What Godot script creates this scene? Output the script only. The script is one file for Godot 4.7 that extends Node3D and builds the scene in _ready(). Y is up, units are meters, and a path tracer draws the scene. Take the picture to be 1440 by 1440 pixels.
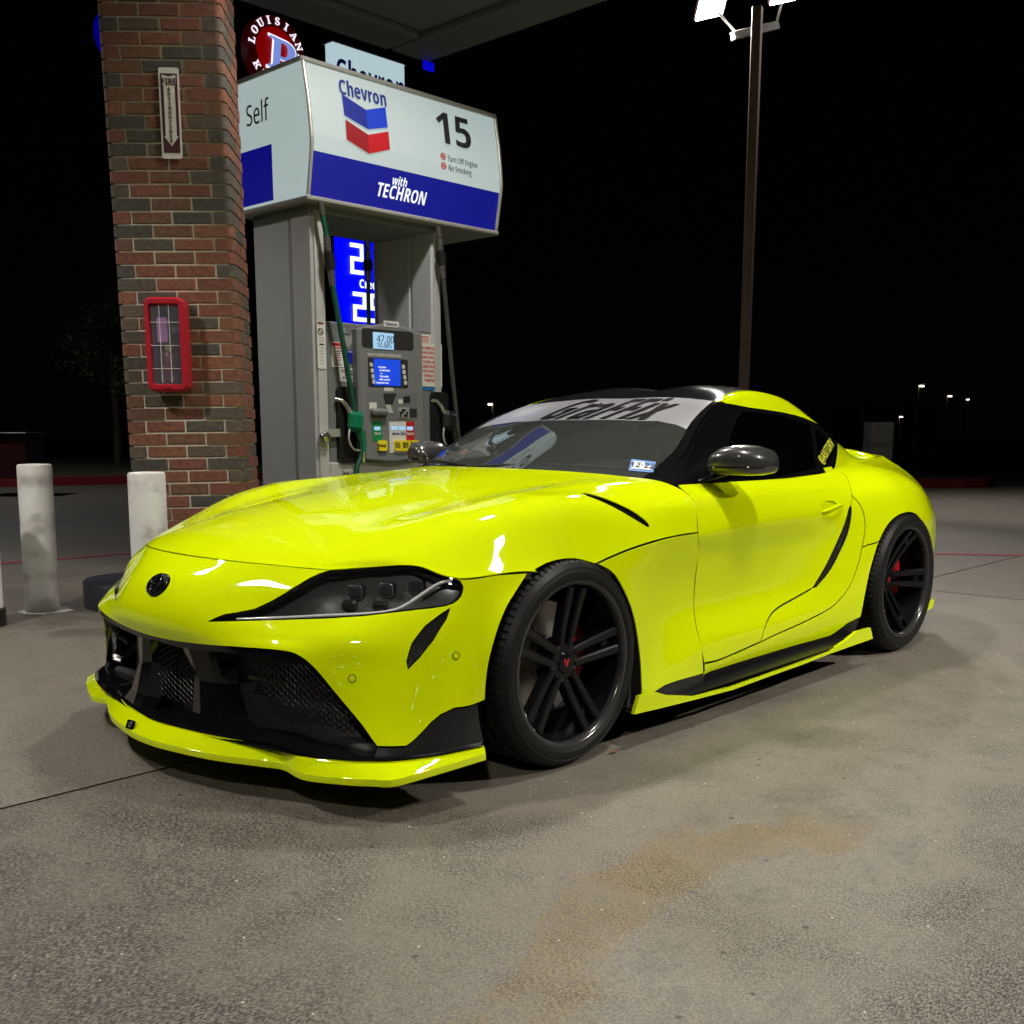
extends Node3D
# A lime coupe beside a petrol pump at night. Metres, y up; the car lies along x (nose towards -x), its left side faces +z.

# ---------------------------------------------------------------- camera of the photograph (1440 px frame)
const FOCAL := 1496.24
const PPY := 852.96
const EYE := Vector3(-2.51116, 1.06018, 2.9996)
const LOOK := Vector3(0.71870958, -0.16431512, -0.67561608)
const RIGHT := Vector3(0.6849, 0.00106, 0.7286)
var right_: Vector3
var up_: Vector3

var M := {}
var used := {}

func _ready():
	right_ = (RIGHT - LOOK * RIGHT.dot(LOOK)).normalized()
	up_ = right_.cross(LOOK).normalized()
	make_camera()
	make_environment()
	make_lights()
	make_materials()
	make_ground()
	make_canopy()
	make_background()
	make_column()
	make_pump()
	make_street_furniture()
	make_car()
	make_litter()

func make_camera():
	var c := Camera3D.new()
	c.name = "camera"
	c.projection = Camera3D.PROJECTION_FRUSTUM
	c.near = 0.05
	c.far = 400.0
	c.size = c.near * 1440.0 / FOCAL
	c.frustum_offset = Vector2(0.0, c.near * (PPY - 720.0) / FOCAL)
	c.transform = Transform3D(Basis(right_, up_, -LOOK), EYE)
	add_child(c)
	c.current = true

func make_environment():
	var e := Environment.new()
	e.background_mode = Environment.BG_SKY
	var s := Sky.new()
	var p := ProceduralSkyMaterial.new()
	p.sky_top_color = Color(0.02, 0.02, 0.035)
	p.sky_horizon_color = Color(0.03, 0.03, 0.045)
	p.ground_bottom_color = Color(0.01, 0.01, 0.012)
	p.ground_horizon_color = Color(0.03, 0.03, 0.045)
	p.sun_angle_max = 1.0
	s.sky_material = p
	e.sky = s
	e.background_energy_multiplier = 0.25
	e.tonemap_mode = Environment.TONE_MAPPER_LINEAR
	e.tonemap_exposure = 1.0
	e.sdfgi_enabled = true
	e.ssao_enabled = true
	e.ssil_enabled = true
	var w := WorldEnvironment.new()
	w.name = "environment"
	w.environment = e
	add_child(w)

# ---------------------------------------------------------------- pixels and rays
func ray_px(x: float, y: float) -> Vector3:
	return (LOOK + right_ * ((x - 720.0) / FOCAL) + up_ * ((PPY - y) / FOCAL)).normalized()

func at_z(x: float, y: float, z: float) -> Vector3:
	var d := ray_px(x, y)
	return EYE + d * ((z - EYE.z) / d.z)

func at_depth(x: float, y: float, depth: float) -> Vector3:
	return EYE + (LOOK + right_ * ((x - 720.0) / FOCAL) + up_ * ((PPY - y) / FOCAL)) * depth

func to_px(p: Vector3) -> Vector3:
	var q := p - EYE
	var z := q.dot(LOOK)
	return Vector3(720.0 + FOCAL * q.dot(right_) / z, PPY - FOCAL * q.dot(up_) / z, z)

# ---------------------------------------------------------------- mesh builder
class MB:
	var v := PackedVector3Array()
	var n := PackedVector3Array()
	var t := PackedVector2Array()
	var ix := PackedInt32Array()
	func add(p: Vector3, nn: Vector3, uv := Vector2.ZERO) -> int:
		v.append(p); n.append(nn); t.append(uv)
		return v.size() - 1
	# a triangle whose front is the side the normal points to
	func tri_i(a: int, b: int, c: int):
		var g := (v[c] - v[a]).cross(v[b] - v[a])
		if g.dot(n[a] + n[b] + n[c]) < 0.0:
			ix.append(a); ix.append(c); ix.append(b)
		else:
			ix.append(a); ix.append(b); ix.append(c)
	func quad_i(a: int, b: int, c: int, d: int):
		tri_i(a, b, c); tri_i(a, c, d)
	func tri(a: Vector3, b: Vector3, c: Vector3, out: Vector3):
		var g := (b - a).cross(c - a).normalized()
		if g.dot(out) < 0.0: g = -g
		tri_i(add(a, g), add(b, g), add(c, g))
	func quad(a: Vector3, b: Vector3, c: Vector3, d: Vector3, out: Vector3):
		var g := (c - a).cross(d - b).normalized()
		if g.dot(out) < 0.0: g = -g
		var i := add(a, g, Vector2(0, 1)); var j := add(b, g, Vector2(1, 1)); var k := add(c, g, Vector2(1, 0)); var l := add(d, g, Vector2(0, 0))
		quad_i(i, j, k, l)
	# box with chamfered edges
	func box(c: Vector3, s: Vector3, bev := 0.0, b := Basis.IDENTITY):
		var h := s * 0.5
		var e: float = min(bev, min(h.x, min(h.y, h.z)) * 0.9)
		for ax in 3:
			for sg in [-1.0, 1.0]:
				var q := []
				for k in [[-1, -1], [1, -1], [1, 1], [-1, 1]]:
					var p := Vector3.ZERO
					p[ax] = h[ax] * sg
					p[(ax + 1) % 3] = (h[(ax + 1) % 3] - e) * k[0]
					p[(ax + 2) % 3] = (h[(ax + 2) % 3] - e) * k[1]
					q.append(c + b * p)
				var o := Vector3.ZERO
				o[ax] = sg
				quad(q[0], q[1], q[2], q[3], b * o)
		if e <= 0.0: return
		for ax in 3:
			var a1 := (ax + 1) % 3
			var a2 := (ax + 2) % 3
			for s1 in [-1.0, 1.0]:
				for s2 in [-1.0, 1.0]:
					var q := []
					for k in [[-1.0, 0], [1.0, 0], [1.0, 1], [-1.0, 1]]:
						var p := Vector3.ZERO
						p[ax] = (h[ax] - e) * k[0]
						p[a1] = (h[a1] - (0.0 if k[1] == 0 else e)) * s1
						p[a2] = (h[a2] - (e if k[1] == 0 else 0.0)) * s2
						q.append(c + b * p)
					var o := Vector3.ZERO
					o[a1] = s1; o[a2] = s2
					quad(q[0], q[1], q[2], q[3], b * o)
		for s0 in [-1.0, 1.0]:
			for s1 in [-1.0, 1.0]:
				for s2 in [-1.0, 1.0]:
					var sg := Vector3(s0, s1, s2)
					var q := []
					for ax in 3:
						var p := (h - Vector3(e, e, e)) * sg
						p[ax] = h[ax] * sg[ax]
						q.append(c + b * p)
					tri(q[0], q[1], q[2], b * sg)
	# round bar along a path; radius a number or an array
	func tube(path: PackedVector3Array, rad, sides := 10, caps := true, squash := 1.0):
		var m := path.size()
		var side := Vector3.ZERO
		var rings := []
		for i in m:
			var d := (path[min(i + 1, m - 1)] - path[max(i - 1, 0)]).normalized()
			if side == Vector3.ZERO:
				side = d.cross(Vector3.UP)
				if side.length() < 0.05: side = d.cross(Vector3.RIGHT)
			side = (side - d * side.dot(d)).normalized()
			var upv := side.cross(d).normalized()
			var r: float = rad[i] if rad is Array else rad
			var ring := []
			for k in sides:
				var a := TAU * k / sides
				var o := side * cos(a) + upv * sin(a) * squash
				ring.append(add(path[i] + o * r, (side * cos(a) + upv * sin(a) / squash).normalized()))
			rings.append(ring)
		for i in m - 1:
			for k in sides:
				quad_i(rings[i][k], rings[i][(k + 1) % sides], rings[i + 1][(k + 1) % sides], rings[i + 1][k])
		if caps:
			for e in [0, m - 1]:
				var d := (path[1] - path[0]) if e == 0 else (path[m - 2] - path[m - 1])
				for k in range(1, sides - 1):
					tri(v[rings[e][0]], v[rings[e][k]], v[rings[e][k + 1]], -d)
	# profile of Vector2(radius, height) turned about an axis
	func lathe(prof: Array, at: Vector3, b: Basis, segs := 24, from := 0.0, to := TAU, smooth := true):
		var m := prof.size()
		for i in m - 1:
			var p: Vector2 = prof[i]
			var q: Vector2 = prof[i + 1]
			var dd := (q - p)
			if dd.length() < 1e-7: continue
			var nn := Vector2(dd.y, -dd.x).normalized()
			var n0 := nn
			var n1 := nn
			if smooth:
				if i > 0:
					var d0: Vector2 = p - prof[i - 1]
					var k0 := Vector2(d0.y, -d0.x).normalized()
					if k0.dot(nn) > 0.8: n0 = (nn + k0).normalized()
				if i < m - 2:
					var d1: Vector2 = prof[i + 2] - q
					var k1 := Vector2(d1.y, -d1.x).normalized()
					if k1.dot(nn) > 0.8: n1 = (nn + k1).normalized()
			var last := []
			for k in segs + 1:
				var a := from + (to - from) * k / segs
				var o := Vector3(cos(a), 0, sin(a))
				var i0 := add(at + b * (o * p.x + Vector3(0, p.y, 0)), b * (o * n0.x + Vector3(0, n0.y, 0)))
				var i1 := add(at + b * (o * q.x + Vector3(0, q.y, 0)), b * (o * n1.x + Vector3(0, n1.y, 0)))
				if k > 0:
					if p.x > 1e-6 or q.x > 1e-6:
						quad_i(last[0], i0, i1, last[1])
				last = [i0, i1]
	# flat outline (local x,y) pushed out along local z from z0 to z1
	func prism(poly: PackedVector2Array, tr: Transform3D, z0: float, z1: float, bev := 0.0):
		var pl := poly
		if Geometry2D.is_polygon_clockwise(pl):
			pl = pl.duplicate(); pl.reverse()
		var inner := pl
		if bev > 0.0:
			var off := Geometry2D.offset_polygon(pl, -bev, Geometry2D.JOIN_MITER)
			if off.size() == 1 and off[0].size() == pl.size():
				# align the start of the inset outline with the outline
				var best := 0
				for i in off[0].size():
					if off[0][i].distance_to(pl[0]) < off[0][best].distance_to(pl[0]): best = i
				inner = PackedVector2Array()
				for i in off[0].size(): inner.append(off[0][(best + i) % off[0].size()])
			else:
				bev = 0.0
		var tris := Geometry2D.triangulate_polygon(inner)
		for k in range(0, tris.size(), 3):
			var a := inner[tris[k]]; var b := inner[tris[k + 1]]; var c := inner[tris[k + 2]]
			tri(tr * Vector3(a.x, a.y, z1), tr * Vector3(b.x, b.y, z1), tr * Vector3(c.x, c.y, z1), tr.basis * Vector3(0, 0, z1 - z0))
		tris = Geometry2D.triangulate_polygon(pl)
		for k in range(0, tris.size(), 3):
			var a := pl[tris[k]]; var b := pl[tris[k + 1]]; var c := pl[tris[k + 2]]
			tri(tr * Vector3(a.x, a.y, z0), tr * Vector3(b.x, b.y, z0), tr * Vector3(c.x, c.y, z0), tr.basis * Vector3(0, 0, z0 - z1))
		var zt: float = z1 - bev * signf(z1 - z0)
		for i in pl.size():
			var j := (i + 1) % pl.size()
			var o := Vector3(pl[j].y - pl[i].y, pl[i].x - pl[j].x, 0)
			quad(tr * Vector3(pl[i].x, pl[i].y, z0), tr * Vector3(pl[j].x, pl[j].y, z0), tr * Vector3(pl[j].x, pl[j].y, zt), tr * Vector3(pl[i].x, pl[i].y, zt), tr.basis * o)
			if bev > 0.0:
				quad(tr * Vector3(pl[i].x, pl[i].y, zt), tr * Vector3(pl[j].x, pl[j].y, zt), tr * Vector3(inner[j].x, inner[j].y, z1), tr * Vector3(inner[i].x, inner[i].y, z1), tr.basis * (o + Vector3(0, 0, z1 - z0).normalized() * o.length()))
	func mesh() -> ArrayMesh:
		var a := []
		a.resize(Mesh.ARRAY_MAX)
		a[Mesh.ARRAY_VERTEX] = v
		a[Mesh.ARRAY_NORMAL] = n
		a[Mesh.ARRAY_TEX_UV] = t
		a[Mesh.ARRAY_INDEX] = ix
		var m := ArrayMesh.new()
		if v.size() > 0: m.add_surface_from_arrays(Mesh.PRIMITIVE_TRIANGLES, a)
		return m

# ---------------------------------------------------------------- nodes
func obj(called: String, mb, material: Material, parent: Node = self) -> MeshInstance3D:
	var o := MeshInstance3D.new()
	o.name = numbered(called) if parent == self else called
	o.mesh = mb if mb is Mesh else mb.mesh()
	if o.mesh.get_surface_count() > 0:
		o.material_override = material
	parent.add_child(o, true)
	return o

func numbered(called: String) -> String:
	if not used.has(called):
		used[called] = 0
		return called
	used[called] += 1
	return "%s_%03d" % [called, used[called]]

func tag(o: Node, label: String, category: String, group := "") -> Node:
	o.set_meta("label", label)
	o.set_meta("category", category)
	if group != "": o.set_meta("group", group)
	return o

func thing(called: String, label: String, category: String, at := Vector3.ZERO, group := "") -> Node3D:
	var o := Node3D.new()
	o.name = numbered(called)
	o.position = at
	add_child(o)
	tag(o, label, category, group)
	return o

func struct(called: String, mb, material: Material) -> MeshInstance3D:
	var o := obj(called, mb, material)
	o.set_meta("kind", "structure")
	return o

func face(at: Vector3, right: Vector3, upward: Vector3) -> Transform3D:
	var r := right.normalized()
	var f := r.cross(upward).normalized()
	return Transform3D(Basis(r, f.cross(r).normalized(), f), at)

func lin(r: float, g: float, b: float) -> Color:
	return Color(r, g, b).linear_to_srgb()

func mat(c: Color, rough := 0.6, metal := 0.0) -> StandardMaterial3D:
	var m := StandardMaterial3D.new()
	m.albedo_color = c
	m.roughness = rough
	m.metallic = metal
	return m

func glow(c: Color, energy: float, base := Color(0.1, 0.1, 0.1)) -> StandardMaterial3D:
	var m := mat(base, 0.5)
	m.emission_enabled = true
	m.emission = c
	m.emission_energy_multiplier = energy
	return m

func noise_tex(size: int, freq: float, ramp: Array, seed_ := 1, octaves := 4, kind := FastNoiseLite.TYPE_SIMPLEX_SMOOTH) -> NoiseTexture2D:
	var f := FastNoiseLite.new()
	f.seed = seed_
	f.noise_type = kind
	f.frequency = freq
	f.fractal_octaves = octaves
	var t := NoiseTexture2D.new()
	t.width = size; t.height = size
	t.seamless = true
	t.noise = f
	if ramp.size() > 0:
		var g := Gradient.new()
		g.offsets = PackedFloat32Array(ramp.map(func(x): return x[0]))
		g.colors = PackedColorArray(ramp.map(func(x): return x[1]))
		t.color_ramp = g
	return t

func font(bold := false, family := "Droid Sans") -> SystemFont:
	var f := SystemFont.new()
	f.font_names = PackedStringArray([family])
	f.font_weight = 700 if bold else 400
	return f

# raised lettering: cap height in metres, centred on tr (or starting there when left)
func letters(txt: String, tr: Transform3D, height: float, material: Material, parent: Node, called := "lettering", bold := true, squeeze := 1.0, slant := 0.0, left := false, family := "Droid Sans", thick := 0.0015) -> MeshInstance3D:
	var t := TextMesh.new()
	t.text = txt
	t.font = font(bold, family)
	t.font_size = 48
	t.pixel_size = height / 34.5
	t.depth = thick
	t.horizontal_alignment = HORIZONTAL_ALIGNMENT_LEFT if left else HORIZONTAL_ALIGNMENT_CENTER
	t.vertical_alignment = VERTICAL_ALIGNMENT_CENTER
	var o := MeshInstance3D.new()
	o.name = called
	o.mesh = t
	o.material_override = material
	o.transform = tr * Transform3D(Basis(Vector3(squeeze, 0, 0), Vector3(slant, 1, 0), Vector3(0, 0, 1)), Vector3.ZERO)
	parent.add_child(o, true)
	return o

func rounded(w: float, h: float, r: float, k := 4) -> PackedVector2Array:
	var p := PackedVector2Array()
	for q in 4:
		var c := Vector2((w / 2 - r) * [1, -1, -1, 1][q], (h / 2 - r) * [1, 1, -1, -1][q])
		for i in k + 1:
			var a := PI / 2 * (q + float(i) / k)
			p.append(c + Vector2(cos(a), sin(a)) * r)
	return p

func spline(pts: Array, per := 6) -> Array:
	# Catmull-Rom through points (Vector2 or Vector3)
	var out := []
	var m := pts.size()
	for i in m - 1:
		var a = pts[max(i - 1, 0)]; var b = pts[i]; var c = pts[i + 1]; var d = pts[min(i + 2, m - 1)]
		for k in per:
			var s := float(k) / per
			out.append(b.cubic_interpolate(c, a, d, s))
	out.append(pts[m - 1])
	return out

# ---------------------------------------------------------------- materials
func make_materials():
	var p := mat(lin(.585, .715, .0012), 0.5)
	p.clearcoat_enabled = true
	p.clearcoat = 1.0
	p.clearcoat_roughness = 0.03
	p.metallic_specular = 0.0
	M.paint = p
	M.gloss_black = mat(lin(.004, .004, .005), 0.06)
	M.gloss_black.metallic_specular = 0.45
	M.roof_black = mat(lin(.008, .008, .010), 0.10)
	M.satin_black = mat(lin(.010, .010, .011), 0.32)
	M.void_black = mat(lin(.02, .02, .021), 0.7)
	M.plastic = mat(lin(.010, .010, .011), 0.3)
	M.liner = mat(lin(.010, .010, .010), 0.75)
	M.rubber = mat(lin(.01, .01, .01), 0.6)
	M.tyre = mat(lin(.007, .007, .0075), 0.5)
	M.tyre.metallic_specular = 0.35
	M.rim = mat(lin(.006, .006, .007), 0.17)
	M.rim.metallic_specular = 0.22
	M.rim.clearcoat_enabled = true
	M.rim.clearcoat = 0.15
	M.rim.clearcoat_roughness = 0.15
	M.rim_lip = mat(lin(.028, .028, .03), 0.2)
	M.black_chrome = mat(lin(.06, .06, .065), 0.15, 0.8)
	M.silver = mat(lin(.55, .55, .57), 0.3, 0.8)
	M.disc = mat(lin(.32, .30, .28), 0.38, 0.7)
	M.caliper = mat(lin(.36, .006, .014), 0.35)
	M.red_mark = mat(lin(.6, .02, .03), 0.4)
	M.lamp_bowl = mat(lin(.13, .135, .14), 0.28, 0.5)
	M.lens = mat(lin(.03, .034, .04), 0.03)
	M.guide = mat(lin(.68, .69, .71), 0.12)
	M.lamp_glass = glass(Color(0.06, 0.065, 0.07), 0.10)
	M.windscreen = glass(Color(0.36, 0.385, 0.375), 0.26)
	M.windscreen.metallic = 0.6
	M.windscreen.metallic_specular = 1.0
	M.tint = glass(Color(0.01, 0.01, 0.012), 0.93)
	M.mirror_glass = mat(lin(.5, .5, .52), 0.03, 1.0)
	M.mirror_cap = mat(lin(.035, .035, .037), 0.3)
	M.mirror_cap.clearcoat_enabled = true
	M.mirror_cap.clearcoat = 1.0
	M.mirror_cap.clearcoat_roughness = 0.04
	M.tail = mat(lin(.12, .004, .004), 0.1)
	M.strip_silver = mat(lin(.25, .25, .28), 0.4)
	M.strip_silver.clearcoat_enabled = true
	M.strip_silver.clearcoat = 1.0
	M.strip_silver.clearcoat_roughness = 0.02
	M.decal_black = mat(lin(.006, .006, .007), 0.5)
	M.decal_black.metallic_specular = 0.08
	M.decal_lime = mat(lin(.66, .70, .05), 0.5)
	M.sticker_blue = mat(lin(.02, .16, .50), 0.5)
	M.white_print = mat(lin(.78, .80, .80), 0.6)
	M.ink = mat(lin(.012, .012, .014), 0.6)
	M.cabin = mat(lin(.030, .031, .032), 0.6)
	M.cabin_grey = mat(lin(.055, .057, .058), 0.7)
	more_materials()

func glass(c: Color, alpha: float) -> StandardMaterial3D:
	var m := mat(Color(c.r, c.g, c.b, alpha), 0.0)
	m.transparency = BaseMaterial3D.TRANSPARENCY_ALPHA
	return m

func more_materials():
	M.concrete_far = mat(lin(.30, .285, .265), 0.75)
	var speck := noise_tex(512, 0.03, [[0.0, Color(.62, .60, .57)], [0.42, Color(.80, .79, .77)], [0.6, Color(.92, .91, .90)], [1.0, Color(1, 1, 1)]], 5, 5)
	M.concrete_far.albedo_texture = speck
	M.concrete_far.uv1_triplanar = true
	M.concrete_far.uv1_world_triplanar = true
	M.concrete_far.uv1_scale = Vector3(.45, .45, .45)
	M.asphalt = mat(lin(.05, .05, .05), 0.9)
	M.red_curb = mat(lin(.22, .008, .012), 0.6)
	M.red_line = mat(lin(.30, .012, .03), 0.7)
	M.grass_dark = mat(lin(.05, .055, .025), 0.95)
	M.white_paint = mat(lin(.66, .66, .65), 0.5)
	var scuff := noise_tex(256, 0.012, [[0.0, Color(.66, .65, .63)], [0.28, Color(.86, .855, .85)], [0.42, Color(.96, .96, .96)], [1.0, Color(1, 1, 1)]], 9, 6)
	M.white_paint.albedo_texture = scuff
	M.white_paint.uv1_triplanar = true
	M.white_paint.uv1_world_triplanar = true
	M.white_paint.uv1_scale = Vector3(1.3, 1.3, 1.3)
	M.soffit = mat(lin(.22, .22, .22), 0.6)
	M.soffit_edge = mat(lin(.18, .18, .18), 0.6)
	M.mortar = mat(lin(.55, .51, .44), 0.95)
	M.brick = []
	for c in [[.205,.075,.048],[.175,.064,.042],[.22,.088,.054],[.145,.072,.05],[.088,.078,.064],[.068,.064,.057],[.115,.087,.065],[.165,.08,.046]]:
		var m := mat(lin(c[0], c[1], c[2]), 0.85)
		m.albedo_texture = M.concrete_far.albedo_texture
		m.uv1_triplanar = true
		m.uv1_world_triplanar = true
		m.uv1_scale = Vector3(2.2, 2.2, 2.2)
		M.brick.append(m)
	M.steel_grey = mat(lin(.42, .43, .455), 0.40)
	M.steel_light = mat(lin(.55, .55, .555), 0.36, 0.3)
	M.panel_grey = mat(lin(.15, .158, .168), 0.42)
	M.console_grey = mat(lin(.175, .183, .192), 0.40)
	M.console_dark = mat(lin(.022, .023, .025), 0.5)
	M.alu = mat(lin(.50, .50, .48), 0.3, 0.5)
	M.chrome = mat(lin(.55, .55, .54), 0.18, 0.9)
	M.hose_green = mat(lin(.008, .075, .045), 0.4)
	M.hose_black = mat(lin(.045, .047, .05), 0.42)
	M.nozzle_green = mat(lin(.005, .16, .075), 0.28)
	M.black_plastic = mat(lin(.012, .012, .013), 0.35)
	M.label_white = mat(lin(.62, .62, .60), 0.55)
	M.label_red = mat(lin(.45, .015, .02), 0.5)
	M.label_green = mat(lin(.01, .22, .06), 0.5)
	M.label_yellow = mat(lin(.80, .66, .02), 0.35)
	M.label_blue = mat(lin(.01, .015, .30), 0.4)
	M.label_brown = mat(lin(.16, .05, .02), 0.5)
	M.texas = mat(lin(.42, .43, .45), 0.35, 0.4)
	M.sign_white = glow(Color(.88, .97, .96), 0.44, lin(.16, .165, .165))
	M.sign_blue = glow(Color(.0, .02, .75), 0.30, lin(.005, .008, .12))
	M.sign_blue_text = glow(Color(.0, .05, .55), 0.10, lin(.004, .012, .16))
	M.emblem_blue = glow(Color(.0, .17, .80), 0.30, lin(.004, .03, .30))
	M.emblem_navy = glow(Color(.0, .10, .60), 0.24, lin(.004, .012, .15))
	M.emblem_red = glow(Color(.75, .0, .03), 0.22, lin(.3, .004, .01))
	M.emblem_deep = glow(Color(.50, .0, .01), 0.14, lin(.2, .004, .01))
	M.sign_text_white = glow(Color(.92, .96, 1.0), 0.62, lin(.5, .5, .5))
	M.sign_ink = mat(lin(.02, .021, .024), 0.5)
	M.lcd = glow(Color(.62, .84, 1.0), 0.70, lin(.2, .25, .3))
	M.screen_blue = glow(Color(.02, .27, 1.0), 0.62, lin(.01, .05, .2))
	M.price_blue = glow(Color(.0, .015, 1.0), 0.95, lin(.005, .008, .2))
	M.price_white = glow(Color(.95, 1.0, .96), 1.5, lin(.5, .5, .5))
	M.name_panel = glow(Color(.82, .93, .96), 0.66, lin(.4, .4, .4))
	M.round_red = glow(Color(.9, .01, .02), 0.22, lin(.2, .004, .005))
	M.round_maroon = glow(Color(.6, .01, .03), 0.05, lin(.05, .004, .006))
	M.round_white = glow(Color(1.0, .95, 1.0), 1.1, lin(.5, .5, .5))
	M.round_pale = glow(Color(.52, .62, .95), 0.75, lin(.4, .4, .4))
	M.lamp_face = glow(Color(1.0, .97, .90), 45.0, lin(.8, .8, .8))
	M.flood_face = glow(Color(1.0, .98, .95), 22.0, lin(.8, .8, .8))
	M.far_lamp = glow(Color(1.0, .96, .88), 6.0, lin(.8, .8, .8))
	M.pole = mat(lin(.30, .22, .18), 0.55)
	M.cab_red = mat(lin(.34, .008, .022), 0.32)
	M.cab_glass = glass(Color(.55, .55, .62), 0.13)
	M.ext_red = mat(lin(.10, .012, .022), 0.3)
	M.ext_label = mat(lin(.46, .20, .55), 0.5)
	M.brass = mat(lin(.55, .42, .16), 0.3, 0.7)
	M.wire = mat(lin(.62, .60, .60), 0.4)
	M.sign_plate = mat(lin(.60, .59, .56), 0.5)
	M.sign_maroon = mat(lin(.045, .008, .016), 0.5)
	M.island = mat(lin(.028, .031, .042), 0.4)
	M.leaf = mat(lin(.09, .12, .045), 0.8)
	M.trunk = mat(lin(.06, .045, .03), 0.9)

# ---------------------------------------------------------------- lamps of the canopy
func make_lights():
	for q in LAMPS:
		var l := SpotLight3D.new()
		l.name = "canopy_light"
		l.light_color = Color(1.0, .975, .93)
		l.light_energy = q[2]
		l.spot_angle = 65.0
		l.spot_angle_attenuation = 0.42
		l.spot_range = 60.0
		l.spot_attenuation = 2.0
		l.light_size = 0.16
		l.shadow_enabled = true
		l.position = Vector3(q[0], 4.40, q[1])
		l.rotation_degrees = Vector3(-90, 0, 0)
		add_child(l, true)

const LAMPS := [[1.6, -0.8, 11.0], [-3.0, -1.4, 17.0], [-4.4, 4.2, 17.0], [3.4, 5.8, 56.0], [1.0, 2.0, 9.5], [-1.3, -4.1, 6.0]]

func make_canopy():
	# soffit seen from below, its two edges over the road side
	var y := 4.5
	var c := Vector3(4.74, y, -4.93)
	var mb := MB.new()
	mb.box(Vector3((c.x - 12.0) / 2.0 - 0.0, y + 0.25, (c.z + 9.0) / 2.0), Vector3(c.x + 12.0, .45, 9.0 - c.z), 0.0)
	var roof := obj("canopy", mb, M.soffit)
	tag(roof, "dark flat canopy roof over the pumps seen from below", "canopy")
	mb = MB.new()
	mb.box(Vector3(c.x - .22, y - .01, (c.z + 9.0) / 2.0 + .01), Vector3(.44, .06, 9.0 - c.z), 0.008)
	obj("edge_beam", mb, M.soffit_edge, roof)
	mb = MB.new()
	mb.box(Vector3((c.x - 12.0) / 2.0 - .23, y - .01, c.z + .22), Vector3(c.x + 11.5, .06, .44), 0.008)
	obj("edge_beam", mb, M.soffit_edge, roof)
	mb = MB.new()
	mb.box(Vector3(c.x - .02, y - .085, c.z + .05), Vector3(.13, .075, .03), 0.006)
	obj("corner_light_strip", mb, glow(Color(.0, .02, 1.0), 0.5, lin(.01, .01, .2)), roof)
	for q in LAMPS:
		mb = MB.new()
		mb.box(Vector3(q[0], y - .02, q[1]), Vector3(.52, .03, .52), 0.006)
		var fit := obj("lamp_frame", mb, M.steel_light, roof)
		mb = MB.new()
		for e in 4:
			mb = MB.new()
			mb.box(Vector3(q[0] + (e % 2 - .5) * .22, y - .04, q[1] + (int(e / 2) - .5) * .22), Vector3(.15, .012, .15), .003)
			obj("lamp_face", mb, M.lamp_face, fit)

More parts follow.
